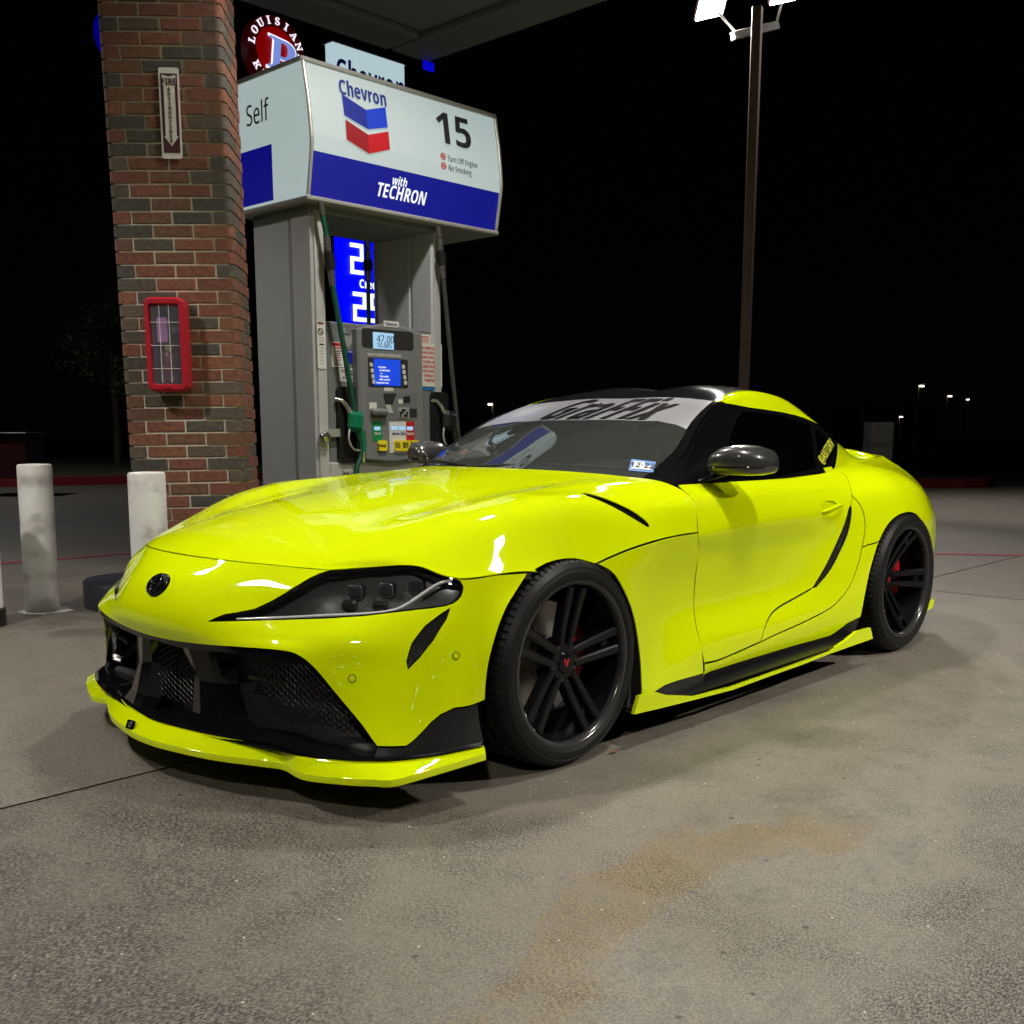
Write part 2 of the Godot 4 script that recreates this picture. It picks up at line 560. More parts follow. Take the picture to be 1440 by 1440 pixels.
# ---------------------------------------------------------------- brick pier
func make_column():
	# a square pier set corner-on to the pump: courses of whole bricks, header and stretcher turned course by course
	var S := .622
	var k := S / .601
	var bl := .194 * k
	var bw := .092 * k
	var j := .0095 * k
	var rowh := .0677
	var fr := Vector3(.782, 0, -2.090)
	var back := Vector3(LOOK.x, 0, LOOK.z).normalized().rotated(Vector3.UP, deg_to_rad(4.0))
	var ez := -back
	var ex := Vector3.UP.cross(ez).normalized()
	var D := bw * 2 + bl + 2 * j
	var c := fr - ex * S / 2.0 - ez * D / 2.0
	var pier := thing("brick_column", "square brick column with red and grey bricks beside the fuel pump", "column", Vector3(c.x, .16, c.z))
	var leanb := Basis(back, deg_to_rad(-0.85))
	pier.basis = leanb
	var rb := Basis(ex, Vector3.UP, ez)
	var core := MB.new()
	core.box(rb * Vector3(0, 2.17, 0), Vector3(S - .014, 4.34, D - .014), 0.022, rb)
	obj("mortar", core, M.mortar, pier)
	var rng := RandomNumberGenerator.new()
	rng.seed = 77
	# shapes: rounded at one outer corner, the other, none; header bricks seen end-on are the turned course
	var R := .030
	var H := rowh - j
	var mid := MB.new()
	mid.box(Vector3.ZERO, Vector3(bl, H, bw), .0035)
	var shapes := [mid.mesh()]
	for sg in [1.0, -1.0]:
		var pl := PackedVector2Array()
		pl.append(Vector2(-bl / 2 * sg, -bw / 2)); 
		pl.append(Vector2(bl / 2 * sg, -bw / 2))
		for q in 5:
			var a := PI / 2 * q / 4.0
			pl.append(Vector2((bl / 2 - R + R * cos(a)) * sg, bw / 2 - R + R * sin(a)))
		pl.append(Vector2(-bl / 2 * sg, bw / 2))
		var mb := MB.new()
		mb.prism(pl, Transform3D(Basis(Vector3(1, 0, 0), Vector3(0, 0, 1), Vector3(0, -1, 0)), Vector3.ZERO), -H / 2, H / 2, .0)
		shapes.append(mb.mesh())
	var far := MB.new()
	var weights := [0, 0, 1, 1, 2, 2, 3, 4, 4, 5, 5, 6, 7, 7]
	for row in 64:
		var y := rowh * (row + 0.5)
		var turn := row % 2
		for sd in 4:
			var b2 := Basis(Vector3.UP, PI / 2 * sd)
			var long := (sd + turn) % 2 == 0
			var across := sd % 2 == 0
			var cnt := (3 if across else 2) if long else (2 if across else 1)
			for q in cnt:
				var x := (q - (cnt - 1) / 2.0) * (bl + j)
				var shp := 0
				if long and q == cnt - 1: shp = 1
				if long and q == 0: shp = 2
				var place := rb * b2 * Vector3(x, 0, (D if across else S) / 2 - bw / 2) + Vector3(0, y, 0) + rb * b2 * Vector3(0, 0, rng.randf_range(-.0012, .0012))
				var tone: int = weights[rng.randi() % weights.size()]
				# individually: the faces the photograph shows, over the height it shows
				var seen := (sd == 0 or sd == 1) or (sd == 3 and long and q == cnt - 1)
				if seen and row >= 7 and row <= 50:
					var o := MeshInstance3D.new()
					o.name = "brick"
					o.mesh = shapes[shp]
					o.material_override = M.brick[tone]
					o.transform = Transform3D(rb * b2 * Basis(Vector3.UP, rng.randf_range(-.004, .004)), place)
					pier.add_child(o, true)
				else:
					far.box(place, Vector3(bl, H, bw), .0, rb * b2)
	var rest := obj("bricks", far, M.brick[0], pier)
	rest.set_meta("kind", "stuff")
	# notice above the extinguisher
	var front := Vector3(c.x, .16, c.z) + leanb * (ez * (D / 2))
	ez = leanb * ez
	rb = leanb * rb
	var fx := rb.x
	var sgn := at_plane(240, 160, front, ez)
	var dx := at_plane(256, 160, front, ez).distance_to(at_plane(222.5, 160, front, ez))
	var dy := at_plane(240, 97, front, ez).distance_to(at_plane(240, 225, front, ez))
	var tilt := Basis(ez, deg_to_rad(-0.8)) * rb
	var tr := Transform3D(tilt, sgn + ez * .004)
	var sign := thing("fire_extinguisher_sign", "narrow white and maroon arrow plate reading fire extinguisher on brick column", "sign", sgn)
	var inv := Transform3D(Basis.IDENTITY, -sgn)
	var mb := MB.new()
	mb.prism(rounded(dx * .86, dy, .012), inv * tr, 0, .003, 0.0)
	obj("plate", mb, M.sign_plate, sign)
	mb = MB.new()
	mb.prism(rounded(dx * .70, dy * .87, .002), inv * tr, .003, .0038)
	obj("field", mb, M.sign_maroon, sign)
	var w := dx * .86
	mb = MB.new()
	mb.prism(PackedVector2Array([Vector2(-w * .33, dy * .42), Vector2(0, dy * .40), Vector2(w * .33, dy * .42), Vector2(w * .33, dy * .31), Vector2(w * .27, dy * .29), Vector2(w * .27, -dy * .25), Vector2(w * .36, -dy * .25), Vector2(0, -dy * .36), Vector2(-w * .36, -dy * .25), Vector2(-w * .27, -dy * .25), Vector2(-w * .27, dy * .29), Vector2(-w * .33, dy * .31)]), inv * tr, .0038, .0046)
	obj("arrow", mb, M.sign_plate, sign)
	letters("FIRE", (inv * tr).translated_local(Vector3(0, dy * .345, .0052)), dy * .068, M.sign_maroon, sign, "lettering", true, .86)
	var word := "EXTINGUISHER"
	for q in word.length():
		letters(word[q], (inv * tr).translated_local(Vector3(0, dy * (.262 - .0515 * q), .0052)), dy * .036, M.sign_maroon, sign, "letter", true, 1.15)
	# extinguisher cabinet
	var cc := at_plane(241, 487, front, ez)
	var cw := at_plane(270, 487, front, ez).distance_to(at_plane(211, 487, front, ez)) * .93
	var ch := at_plane(241, 423, front, ez).distance_to(at_plane(241, 553, front, ez))
	var cab := thing("extinguisher_cabinet", "red cabinet with gridded window on the brick column", "cabinet", cc)
	var ct := Transform3D(Basis(ez, deg_to_rad(-0.6)) * rb, Vector3.ZERO)
	mb = MB.new()
	var o1 := rounded(cw, ch, .035)
	var o2 := rounded(cw * .74, ch * .84, .012)
	for q in o1.size():
		var q2 := (q + 1) % o1.size()
		var A := [Vector3(o1[q].x, o1[q].y, 0), Vector3(o1[q2].x, o1[q2].y, 0)]
		var ring := [[1.0, .0, 1], [1.0, .115, 1], [.955, .135, 1], [1.03, .135, 2], [1.0, .120, 2], [.98, .02, 2]]
		for e in 5:
			var P := []
			for z in [[e, q], [e, q2], [e + 1, q2], [e + 1, q]]:
				var rr: Array = ring[z[0]]
				var base: Vector2 = (o1 if rr[2] == 1 else o2)[z[1]]
				P.append(ct * Vector3(base.x * rr[0], base.y * rr[0], rr[1]))
			var outv := ct.basis * (Vector3(o1[q].x, o1[q].y, 0).normalized() if e < 1 else (Vector3(o1[q].x, o1[q].y, .12) if e == 1 else (Vector3(0, 0, 1) if e == 2 else -Vector3(o1[q].x, o1[q].y, -.05).normalized())))
			mb.quad(P[0], P[1], P[2], P[3], outv)
	obj("case", mb, M.cab_red, cab)
	mb = MB.new()
	mb.prism(rounded(cw * .8, ch * .88, .02), ct, .012, .016)
	obj("back", mb, mat(lin(.06, .06, .07), .6), cab)
	mb = MB.new()
	mb.prism(rounded(cw * .75, ch * .85, .012), ct, .118, .121)
	obj("window", mb, M.cab_glass, cab)
	for q in [-.34, .06, .34]: pass
	for q in [-.125, .115]:
		mb = MB.new()
		mb.box(ct * Vector3(cw * q, 0, .1225), Vector3(.0028, ch * .83, .0016), 0, ct.basis)
		obj("grid_bar", mb, M.wire, cab)
	for q in [.235, -.01, -.255]:
		mb = MB.new()
		mb.box(ct * Vector3(0, ch * q, .1225), Vector3(cw * .73, .0028, .0014), 0, ct.basis)
		obj("grid_bar", mb, M.wire, cab)
	mb = MB.new()
	mb.lathe([Vector2(0, .014), Vector2(.010, .013), Vector2(.014, .006), Vector2(.015, 0)], ct * Vector3(0, -ch * .445, .132), ct.basis * Basis(Vector3(1, 0, 0), Vector3(0, 0, 1), Vector3(0, -1, 0)), 14)
	obj("latch", mb, M.cab_red, cab)
	var ext := thing("fire_extinguisher", "dark red extinguisher with purple label inside the red cabinet", "extinguisher", cc + ct.basis * Vector3(0, -ch * .4, .06))
	mb = MB.new()
	mb.lathe([Vector2(0, .0), Vector2(.04, .0), Vector2(.045, .008), Vector2(.045, .13), Vector2(.036, .155), Vector2(.016, .168), Vector2(.016, .185)], Vector3.ZERO, Basis.IDENTITY, 24)
	obj("cylinder", mb, M.ext_red, ext)
	mb = MB.new()
	mb.box(ct.basis * Vector3(-.02, .27, .035), Vector3(.055, .13, .012), .006, ct.basis)
	obj("label", mb, M.ext_label, ext)
	mb = MB.new()
	mb.lathe([Vector2(0, .008), Vector2(.016, .008), Vector2(.018, 0)], ct.basis * Vector3(0.004, .178, .03), ct.basis * Basis(Vector3(1, 0, 0), Vector3(0, 0, 1), Vector3(0, -1, 0)), 16)
	obj("gauge", mb, M.brass, ext)
	mb = MB.new()
	mb.box(ct.basis * Vector3(.02, .215, .0), Vector3(.075, .018, .02), .004, ct.basis)
	mb.box(ct.basis * Vector3(.0, .19, .0), Vector3(.03, .03, .03), .006, ct.basis)
	obj("handle", mb, M.black_plastic, ext)

func at_plane(x: float, y: float, p: Vector3, n: Vector3) -> Vector3:
	var d := ray_px(x, y)
	return EYE + d * ((p - EYE).dot(n) / d.dot(n))

# ---------------------------------------------------------------- fuel dispenser
var pump: Node3D
const PB := Vector3(2.16, .16, -2.88)

# rectangle of the photograph laid on the plane z, as a thin plate
func plate(called: String, x0: float, y0: float, x1: float, y1: float, z: float, m: Material, parent: Node = null, thick := .004, r := .004) -> MeshInstance3D:
	var xm := (x0 + x1) / 2; var ym := (y0 + y1) / 2
	var a := at_z(x0, ym, z).x; var b := at_z(x1, ym, z).x
	var t := at_z(xm, y0, z).y; var l := at_z(xm, y1, z).y
	var mb := MB.new()
	mb.prism(rounded(b - a, t - l, minf(r, minf(b - a, t - l) * .4), 2), Transform3D(Basis.IDENTITY, Vector3((a + b) / 2, (t + l) / 2, z) - PB), -.002, thick)
	return obj(called, mb, m, pump if parent == null else parent)

func q2(x: float, y: float) -> Vector2: return Vector2(440.0 + x / 6.0, 440.0 + y / 6.0)

func plate2(called: String, x0: float, y0: float, x1: float, y1: float, z: float, m: Material, parent: Node = null, thick := .004, r := .004) -> MeshInstance3D:
	var a := q2(x0, y0); var b := q2(x1, y1)
	return plate(called, a.x, a.y, b.x, b.y, z, m, parent, thick, r)

func say(txt: String, x: float, y: float, hpx: float, z: float, m: Material, parent: Node = null, bold := true, squeeze := 1.0, slant := 0.0, family := "Droid Sans") -> void:
	var a := q2(x, y)
	var p := at_z(a.x, a.y, z)
	var h := at_z(a.x, a.y - hpx / 12.0, z).y - at_z(a.x, a.y + hpx / 12.0, z).y
	letters(txt, Transform3D(Basis.IDENTITY, p - PB + Vector3(0, 0, .0012)), h, m, pump if parent == null else parent, "lettering", bold, squeeze, slant, false, family)

func make_pump():
	pump = thing("fuel_dispenser", "grey fuel dispenser number 15 with lit white and blue header", "fuel pump", PB)
	var mb := MB.new()
	# side pylons
	for q in [[1.62, 1.72], [2.625, 2.705]]:
		mb = MB.new()
		mb.box(Vector3((q[0] + q[1]) / 2, 1.31, -2.695) - PB, Vector3(q[1] - q[0], 2.30, .225), .018)
		var py := obj("pylon", mb, M.steel_grey, pump)
		mb = MB.new()
		mb.box(Vector3((q[0] + q[1]) / 2 + .003, 1.31, -3.022) - PB, Vector3(q[1] - q[0] - .006, 2.30, .415), .018)
		obj("rear_pylon", mb, M.steel_grey, pump)
		mb = MB.new()
		mb.box(Vector3((q[0] + q[1]) / 2, 1.31, -2.578) - PB, Vector3((q[1] - q[0]) * .72, 2.28, .012), .004)
		obj("face_strip", mb, M.steel_light, py)
	# lower cabinet and panel
	mb = MB.new()
	mb.box(Vector3(2.17, .50, -2.88) - PB, Vector3(.91, .70, .60), .01)
	obj("lower_cabinet", mb, M.steel_light, pump)
	mb = MB.new()
	mb.box(Vector3(2.17, 1.29, -2.86) - PB, Vector3(.90, .89, .54), .012)
	var panel_ := obj("control_panel", mb, M.panel_grey, pump)
	# console: arched top, standing proud
	var zc := -2.525
	var ct := PackedVector2Array()
	var base := at_z(508, 646, zc)
	var L := at_z(505, 560, zc).x
	var Rr := at_z(596, 560, zc).x
	var yt := at_z(545, 455, zc).y
	var yb := at_z(552, 648, zc).y
	ct.append(Vector2(L + .02, yb + .01)); ct.append(Vector2((L + Rr) / 2, yb - .012)); ct.append(Vector2(Rr - .02, yb + .01)); ct.append(Vector2(Rr, yb + .04))
	for k in 9:
		var f := k / 8.0
		ct.append(Vector2(lerpf(Rr, L, f), yt - .05 + .05 * sin(PI * f)))
	ct.append(Vector2(L, yb + .04))
	mb = MB.new()
	mb.prism(ct, Transform3D(Basis.IDENTITY, -PB), -2.60, zc, .012)
	obj("console", mb, M.console_grey, panel_)
	plate2("display_hood", 412, 145, 848, 305, zc, M.console_dark, panel_, .002, .02)
	var lcd := plate2("price_display", 505, 168, 678, 306, zc, M.lcd, panel_, .006)
	say("47.00", 612, 222, 58, zc + .006, M.ink, lcd, false, 1.0, .1)
	say("10.685", 600, 274, 40, zc + .006, M.ink, lcd, false, 1.0, .1)
	plate2("name_plate", 595, 70, 722, 120, zc, M.label_white, panel_, .004, .008)
	say("Chevron", 660, 96, 24, zc + .004, M.sign_blue_text, panel_)
	say("CASH CUSTOMERS PAY INSIDE FIRST", 604, 358, 22, zc, M.label_white, panel_, true, .72)
	plate2("screen_bezel", 465, 385, 800, 628, zc, M.console_dark, panel_, .003, .01)
	var scr := plate2("screen", 512, 392, 735, 614, zc, M.screen_blue, panel_, .006)
	for q in [["Pay here", 585, 458], ["credit/debit", 605, 486], ["or", 578, 511], ["Pay inside", 600, 536], ["with cashier", 605, 563], ["Rewards here", 588, 590]]:
		say(q[0], q[1], q[2], 15, zc + .006, M.sign_text_white, scr)
	for q in [[487,437],[494,487],[500,535],[507,580],[757,455],[763,500],[769,545],[776,590]]:
		plate2("screen_key", q[0] - 11, q[1] - 17, q[0] + 11, q[1] + 17, zc, M.label_white, panel_, .010, .004)
	plate2("small_label", 600, 630, 677, 661, zc, M.label_white, panel_, .003)
	# card slot, keypad, receipt slot
	plate2("lower_fascia", 462, 672, 880, 905, zc, M.panel_grey, panel_, .002, .006)
	mb = MB.new()
	var k0 := at_z(q2(590, 680).x, q2(590, 680).y, zc); var k1 := at_z(q2(706, 680).x, q2(706, 680).y, zc); var k2 := at_z(q2(668, 770).x, q2(668, 770).y, zc); var k3 := at_z(q2(608, 765).x, q2(608, 765).y, zc)
	mb.prism(PackedVector2Array([Vector2(k3.x, k3.y), Vector2(k2.x, k2.y), Vector2(k1.x, k1.y), Vector2(k0.x, k0.y)]), Transform3D(Basis.IDENTITY, -PB), zc - .01, zc + .004)
	obj("card_slot", mb, M.console_dark, panel_)
	for q in 4: plate2("card_diagram", 612 + q * 5, 778 + q * 18, 655 + q * 6, 790 + q * 18, zc, M.label_white, panel_, .005)
	plate2("braille_label", 474, 755, 536, 812, zc, M.label_white, panel_, .004)
	mb = MB.new()
	var rs := at_z(q2(545, 850).x, q2(545, 850).y, zc)
	mb.box(rs - PB + Vector3(0, .012, .018), Vector3(.13, .034, .05), .008, Basis(Vector3(1, 0, 0), .35))
	obj("receipt_slot", mb, M.console_grey, panel_)
	plate2("white_button", 720, 730, 756, 766, zc, M.label_white, panel_, .004)
	plate2("reader_window", 762, 704, 817, 757, zc, M.ink, panel_, .005)
	var pin := plate2("pin_pad", 718, 798, 808, 888, zc, M.alu, panel_, .006)
	for q in 12: plate2("pin_key", 730 + (q % 4) * 18, 812 + int(q / 4) * 23, 744 + (q % 4) * 18, 830 + int(q / 4) * 23, zc + .006, M.ink if q % 3 else M.steel_light, pin, .005, .002)
	plate2("pin_label", 815, 808, 876, 884, zc, M.console_dark, panel_, .003)
	# grade buttons
	plate2("grade_strip", 500, 915, 582, 1085, zc, M.label_green, panel_, .003)
	plate2("grade_strip", 645, 918, 790, 1180, zc, M.label_white, panel_, .003)
	plate2("grade_strip", 785, 915, 856, 1180, zc, M.label_red, panel_, .0035)
	say("Diesel", 545, 1018, 22, zc + .003, M.label_white, panel_, true, .8)
	say("Supreme", 700, 1018, 20, zc + .003, M.sign_blue_text, panel_, true, .7)
	say("Plus", 760, 1018, 24, zc + .003, M.sign_blue_text, panel_, true, .8)
	say("Regular", 825, 1018, 22, zc + .004, M.label_white, panel_, true, .7)
	for q in [[540, 975], [684, 972], [748, 974], [815, 975]]: plate2("grade_price", q[0] - 25, q[1] - 16, q[0] + 25, q[1] + 16, zc, M.lcd, panel_, .006)
	for q in [["Diesel", 580, 1120, 28], ["93", 716, 1118, 44], ["89", 785, 1117, 44], ["87", 850, 1116, 44]]:
		var g := plate2("grade_button", q[1] - 37, 1076, q[1] + 37, 1164, zc, M.label_yellow, panel_, .016, .012)
		say(q[0], q[1], q[2], q[3], zc + .016, M.ink, g, true, .85)
	# notices left of the console
	var zp := -2.59
	mb = MB.new()
	var tx := PackedVector2Array()
	for q in [[240,128],[268,130],[270,165],[300,172],[330,185],[338,215],[345,238],[332,250],[318,262],[300,295],[284,288],[275,262],[262,262],[252,242],[244,205]]:
		var w := at_z(q2(q[0], q[1]).x, q2(q[0], q[1]).y, zp); tx.append(Vector2(w.x, w.y))
	mb.prism(tx, Transform3D(Basis.IDENTITY, -PB), zp - .002, zp + .004)
	obj("state_sticker", mb, M.texas, panel_)
	say("TEXAS", 288, 182, 16, zp + .004, M.ink, panel_)
	var s1 := plate2("warning_sticker", 156, 246, 258, 457, zp, M.label_white, panel_)
	plate2("warning_band", 160, 252, 254, 278, zp + .004, M.label_red, s1, .002)
	plate2("warning_band", 172, 290, 246, 300, zp + .004, M.label_red, s1, .002)
	for q in 7: plate2("small_print", 176, 318 + q * 19, 240 - (q % 3) * 8, 326 + q * 19, zp + .004, M.label_red if q == 3 else M.ink, s1, .001, .001)
	var s2 := plate2("blue_sticker", 282, 314, 382, 427, zp, M.label_blue, panel_)
	say("Pay here", 325, 328, 13, zp + .004, M.label_white, s2)
	var s3 := plate2("ethanol_notice", 220, 470, 386, 580, zp, M.label_white, panel_)
	say("CONTAINS UP", 303, 492, 24, zp + .004, M.ink, s3, true, .82)
	say("TO 10%", 303, 522, 24, zp + .004, M.ink, s3, true, .85)
	say("ETHANOL", 303, 552, 24, zp + .004, M.ink, s3, true, .9)
	var s4 := plate2("diesel_label", 352, 728, 422, 842, zp, M.label_green, panel_)
	plate2("label_foot", 358, 785, 416, 836, zp + .004, M.label_white, s4, .002)
	# notices right of the console
	var s5 := plate2("small_notice", 873, 180, 992, 268, zp, M.label_white, panel_)
	for q in 4: plate2("small_print", 890, 196 + q * 18, 978, 204 + q * 18, zp + .004, M.label_red, s5, .001, .001)
	plate2("blue_strip", 912, 622, 1062, 652, zp, mat(lin(.02, .16, .45), .4), panel_)
	var s6 := plate2("door_sensor_notice", 868, 258, 1082, 622, zp, M.label_white, panel_, .008)
	var lines := ["THIS PUMP HAS", "A DOOR SENSOR", "WHICH WILL", "SOUND AN", "ALARM INSIDE IF", "THE DOOR IS", "OPENED OR", "TEMPERED"]
	for q in lines.size(): say(lines[q], 965 + q * 4, 298 + q * 39, 24, zp + .008, M.label_red, s6, true, .74, 0, "Droid Serif")
	# pylon sticker
	var s7 := plate2("safety_sticker", 36, 76, 104, 470, -2.570, M.label_white, panel_)
	plate2("sticker_head", 38, 78, 90, 96, -2.566, M.label_brown, s7, .002)
	ringmark(s7, 64, 158, 24, -2.566, M.sign_maroon)
	for q in 9: plate2("small_print", 52 + q, 205 + q * 27, 92, 218 + q * 27 , -2.566, M.ink if q == 2 else M.steel_grey, s7, .001, .001)
	plate2("lock_plate", 128, 978, 222, 1045, -2.565, M.alu, panel_, .012)
	mb = MB.new()
	var lk := at_z(q2(100, 1050).x, q2(100, 1050).y, -2.55)
	mb.lathe([Vector2(0, .03), Vector2(.028, .028), Vector2(.036, .018), Vector2(.038, 0), Vector2(.03, -.02)], lk - PB, Basis(Vector3(1, 0, 0), Vector3(0, 0, 1), Vector3(0, -1, 0)), 20)
	obj("padlock", mb, M.chrome, panel_)
	say("Ch", 285, 1372, 46, -2.575, M.ink)
	# nozzle boots
	for q in [[195, 625, 432, 1262], [985, 668, 1120, 1125]]:
		plate2("nozzle_boot", q[0], q[1], q[2], q[3], zp, M.black_plastic, panel_, .03, .03)
	nozzle(Vector2(240, 735), Vector2(360, 910), M.nozzle_green, -2.50)
	nozzle(Vector2(1045, 745), Vector2(1150, 905), M.black_plastic, -2.50)
	hose("hose", [[450,283],[454,305],[459,332],[462,365],[468,402],[480,470],[492,540],[499,578]], M.hose_green, .017, [2, 4])
	hose("hose", [[616,318],[618,335],[621,352],[623.5,392],[629,450],[636,525],[642,585],[646,628]], M.hose_black, .016, [1, 3])
	hose("hose", [[501,604],[507,622],[508,640],[502,656],[498,676]], M.hose_green, .015, [])
	hose("hose", [[516,328],[517,352],[518,395],[518,420],[519,470]], M.hose_green, .015, [1, 2], -3.20)
	# sign seen on the inside of the far post
	mb = MB.new()
	mb.box(Vector3(1.735, 2.08, -3.02) - PB, Vector3(.006, .34, .10), .0)
	var po := obj("poster", mb, M.label_white, pump)
	mb = MB.new()
	mb.box(Vector3(1.7355, 1.80, -3.02) - PB, Vector3(.006, .22, .10), .0)
	obj("poster_foot", mb, M.label_yellow, po)
	header()

func ringmark(parent: Node, x: float, y: float, r: float, z: float, m: Material):
	var a := q2(x, y)
	var p := at_z(a.x, a.y, z) - PB
	var rr := at_z(a.x + r / 6.0, a.y, z).x - at_z(a.x, a.y, z).x
	var mb := MB.new()
	mb.lathe([Vector2(rr * .72, 0), Vector2(rr * .72, .002), Vector2(rr, .002), Vector2(rr, 0)], p, Basis(Vector3(1, 0, 0), Vector3(0, 0, 1), Vector3(0, -1, 0)), 24)
	mb.box(p, Vector3(rr * 1.8, rr * .26, .003), 0, Basis(Vector3(0, 0, 1), -.78))
	obj("forbidden_mark", mb, m, parent)

func nozzle(tip: Vector2, body: Vector2, m: Material, z: float):
	var a := q2(tip.x, tip.y); var b := q2(body.x, body.y)
	var p := at_z(a.x, a.y, z - .05) - PB
	var c := at_z(b.x, b.y, z) - PB
	var mb := MB.new()
	var d := (c - p)
	mb.box(c + Vector3(0, -.005, 0), Vector3(.115, .135, .075), .028, Basis(Vector3(0, 0, 1), -.12))
	mb.tube(PackedVector3Array([c + Vector3(.045, -.06, 0), c + Vector3(.06, -.13, 0), c + Vector3(.058, -.20, 0)]), [.026, .022, .02], 12)
	var nz := obj("nozzle", mb, m, pump)
	mb = MB.new()
	mb.tube(PackedVector3Array([p + Vector3(-.03, .005, -.02), p, p.lerp(c, .35) + Vector3(0, .012, 0), p.lerp(c, .7)]), [.013, .014, .016, .02], 12)
	obj("spout", mb, M.chrome, nz)
	mb = MB.new()
	mb.tube(PackedVector3Array(spline([c + Vector3(-.05, -.05, 0), c + Vector3(-.065, -.12, .01), c + Vector3(-.03, -.18, .01), c + Vector3(.03, -.19, 0)], 4)), .007, 8)
	obj("trigger_guard", mb, M.alu, nz)
	mb = MB.new()
	mb.tube(PackedVector3Array([c + Vector3(.058, -.20, 0), c + Vector3(.055, -.27, 0)]), [.019, .018], 12)
	obj("swivel", mb, M.chrome, nz)

func hose(called: String, pts: Array, m: Material, r: float, brk: Array, z := -2.50):
	var path := []
	for q in pts: path.append(at_z(q[0], q[1], z) - PB)
	var mb := MB.new()
	mb.tube(PackedVector3Array(spline(path, 6)), r, 12)
	var h := obj(called, mb, m, pump)
	if brk.size() > 0:
		# breakaway coupling and its ferrules
		var a: Vector3 = path[brk[0]]
		var b: Vector3 = path[brk[1]]
		mb = MB.new()
		mb.tube(PackedVector3Array([a.lerp(b, .30), a.lerp(b, .36), a.lerp(b, .62), a.lerp(b, .68)]), [.024, .034, .034, .024], 14)
		obj("breakaway", mb, M.black_plastic, h)
		mb = MB.new()
		mb.tube(PackedVector3Array([a, a.lerp(b, .10), a.lerp(b, .30)]), [.020, .023, .021], 12)
		obj("ferrule", mb, M.chrome, h)
		mb = MB.new()
		mb.tube(PackedVector3Array([a.lerp(b, .68), a.lerp(b, .86), b]), [.023, .021, .019], 12)
		obj("ferrule", mb, M.chrome, h)
		mb = MB.new()
		mb.tube(PackedVector3Array([path[0], path[0].lerp(path[1], .9)]), [.018, .020], 12)
		obj("ferrule", mb, M.chrome, h)

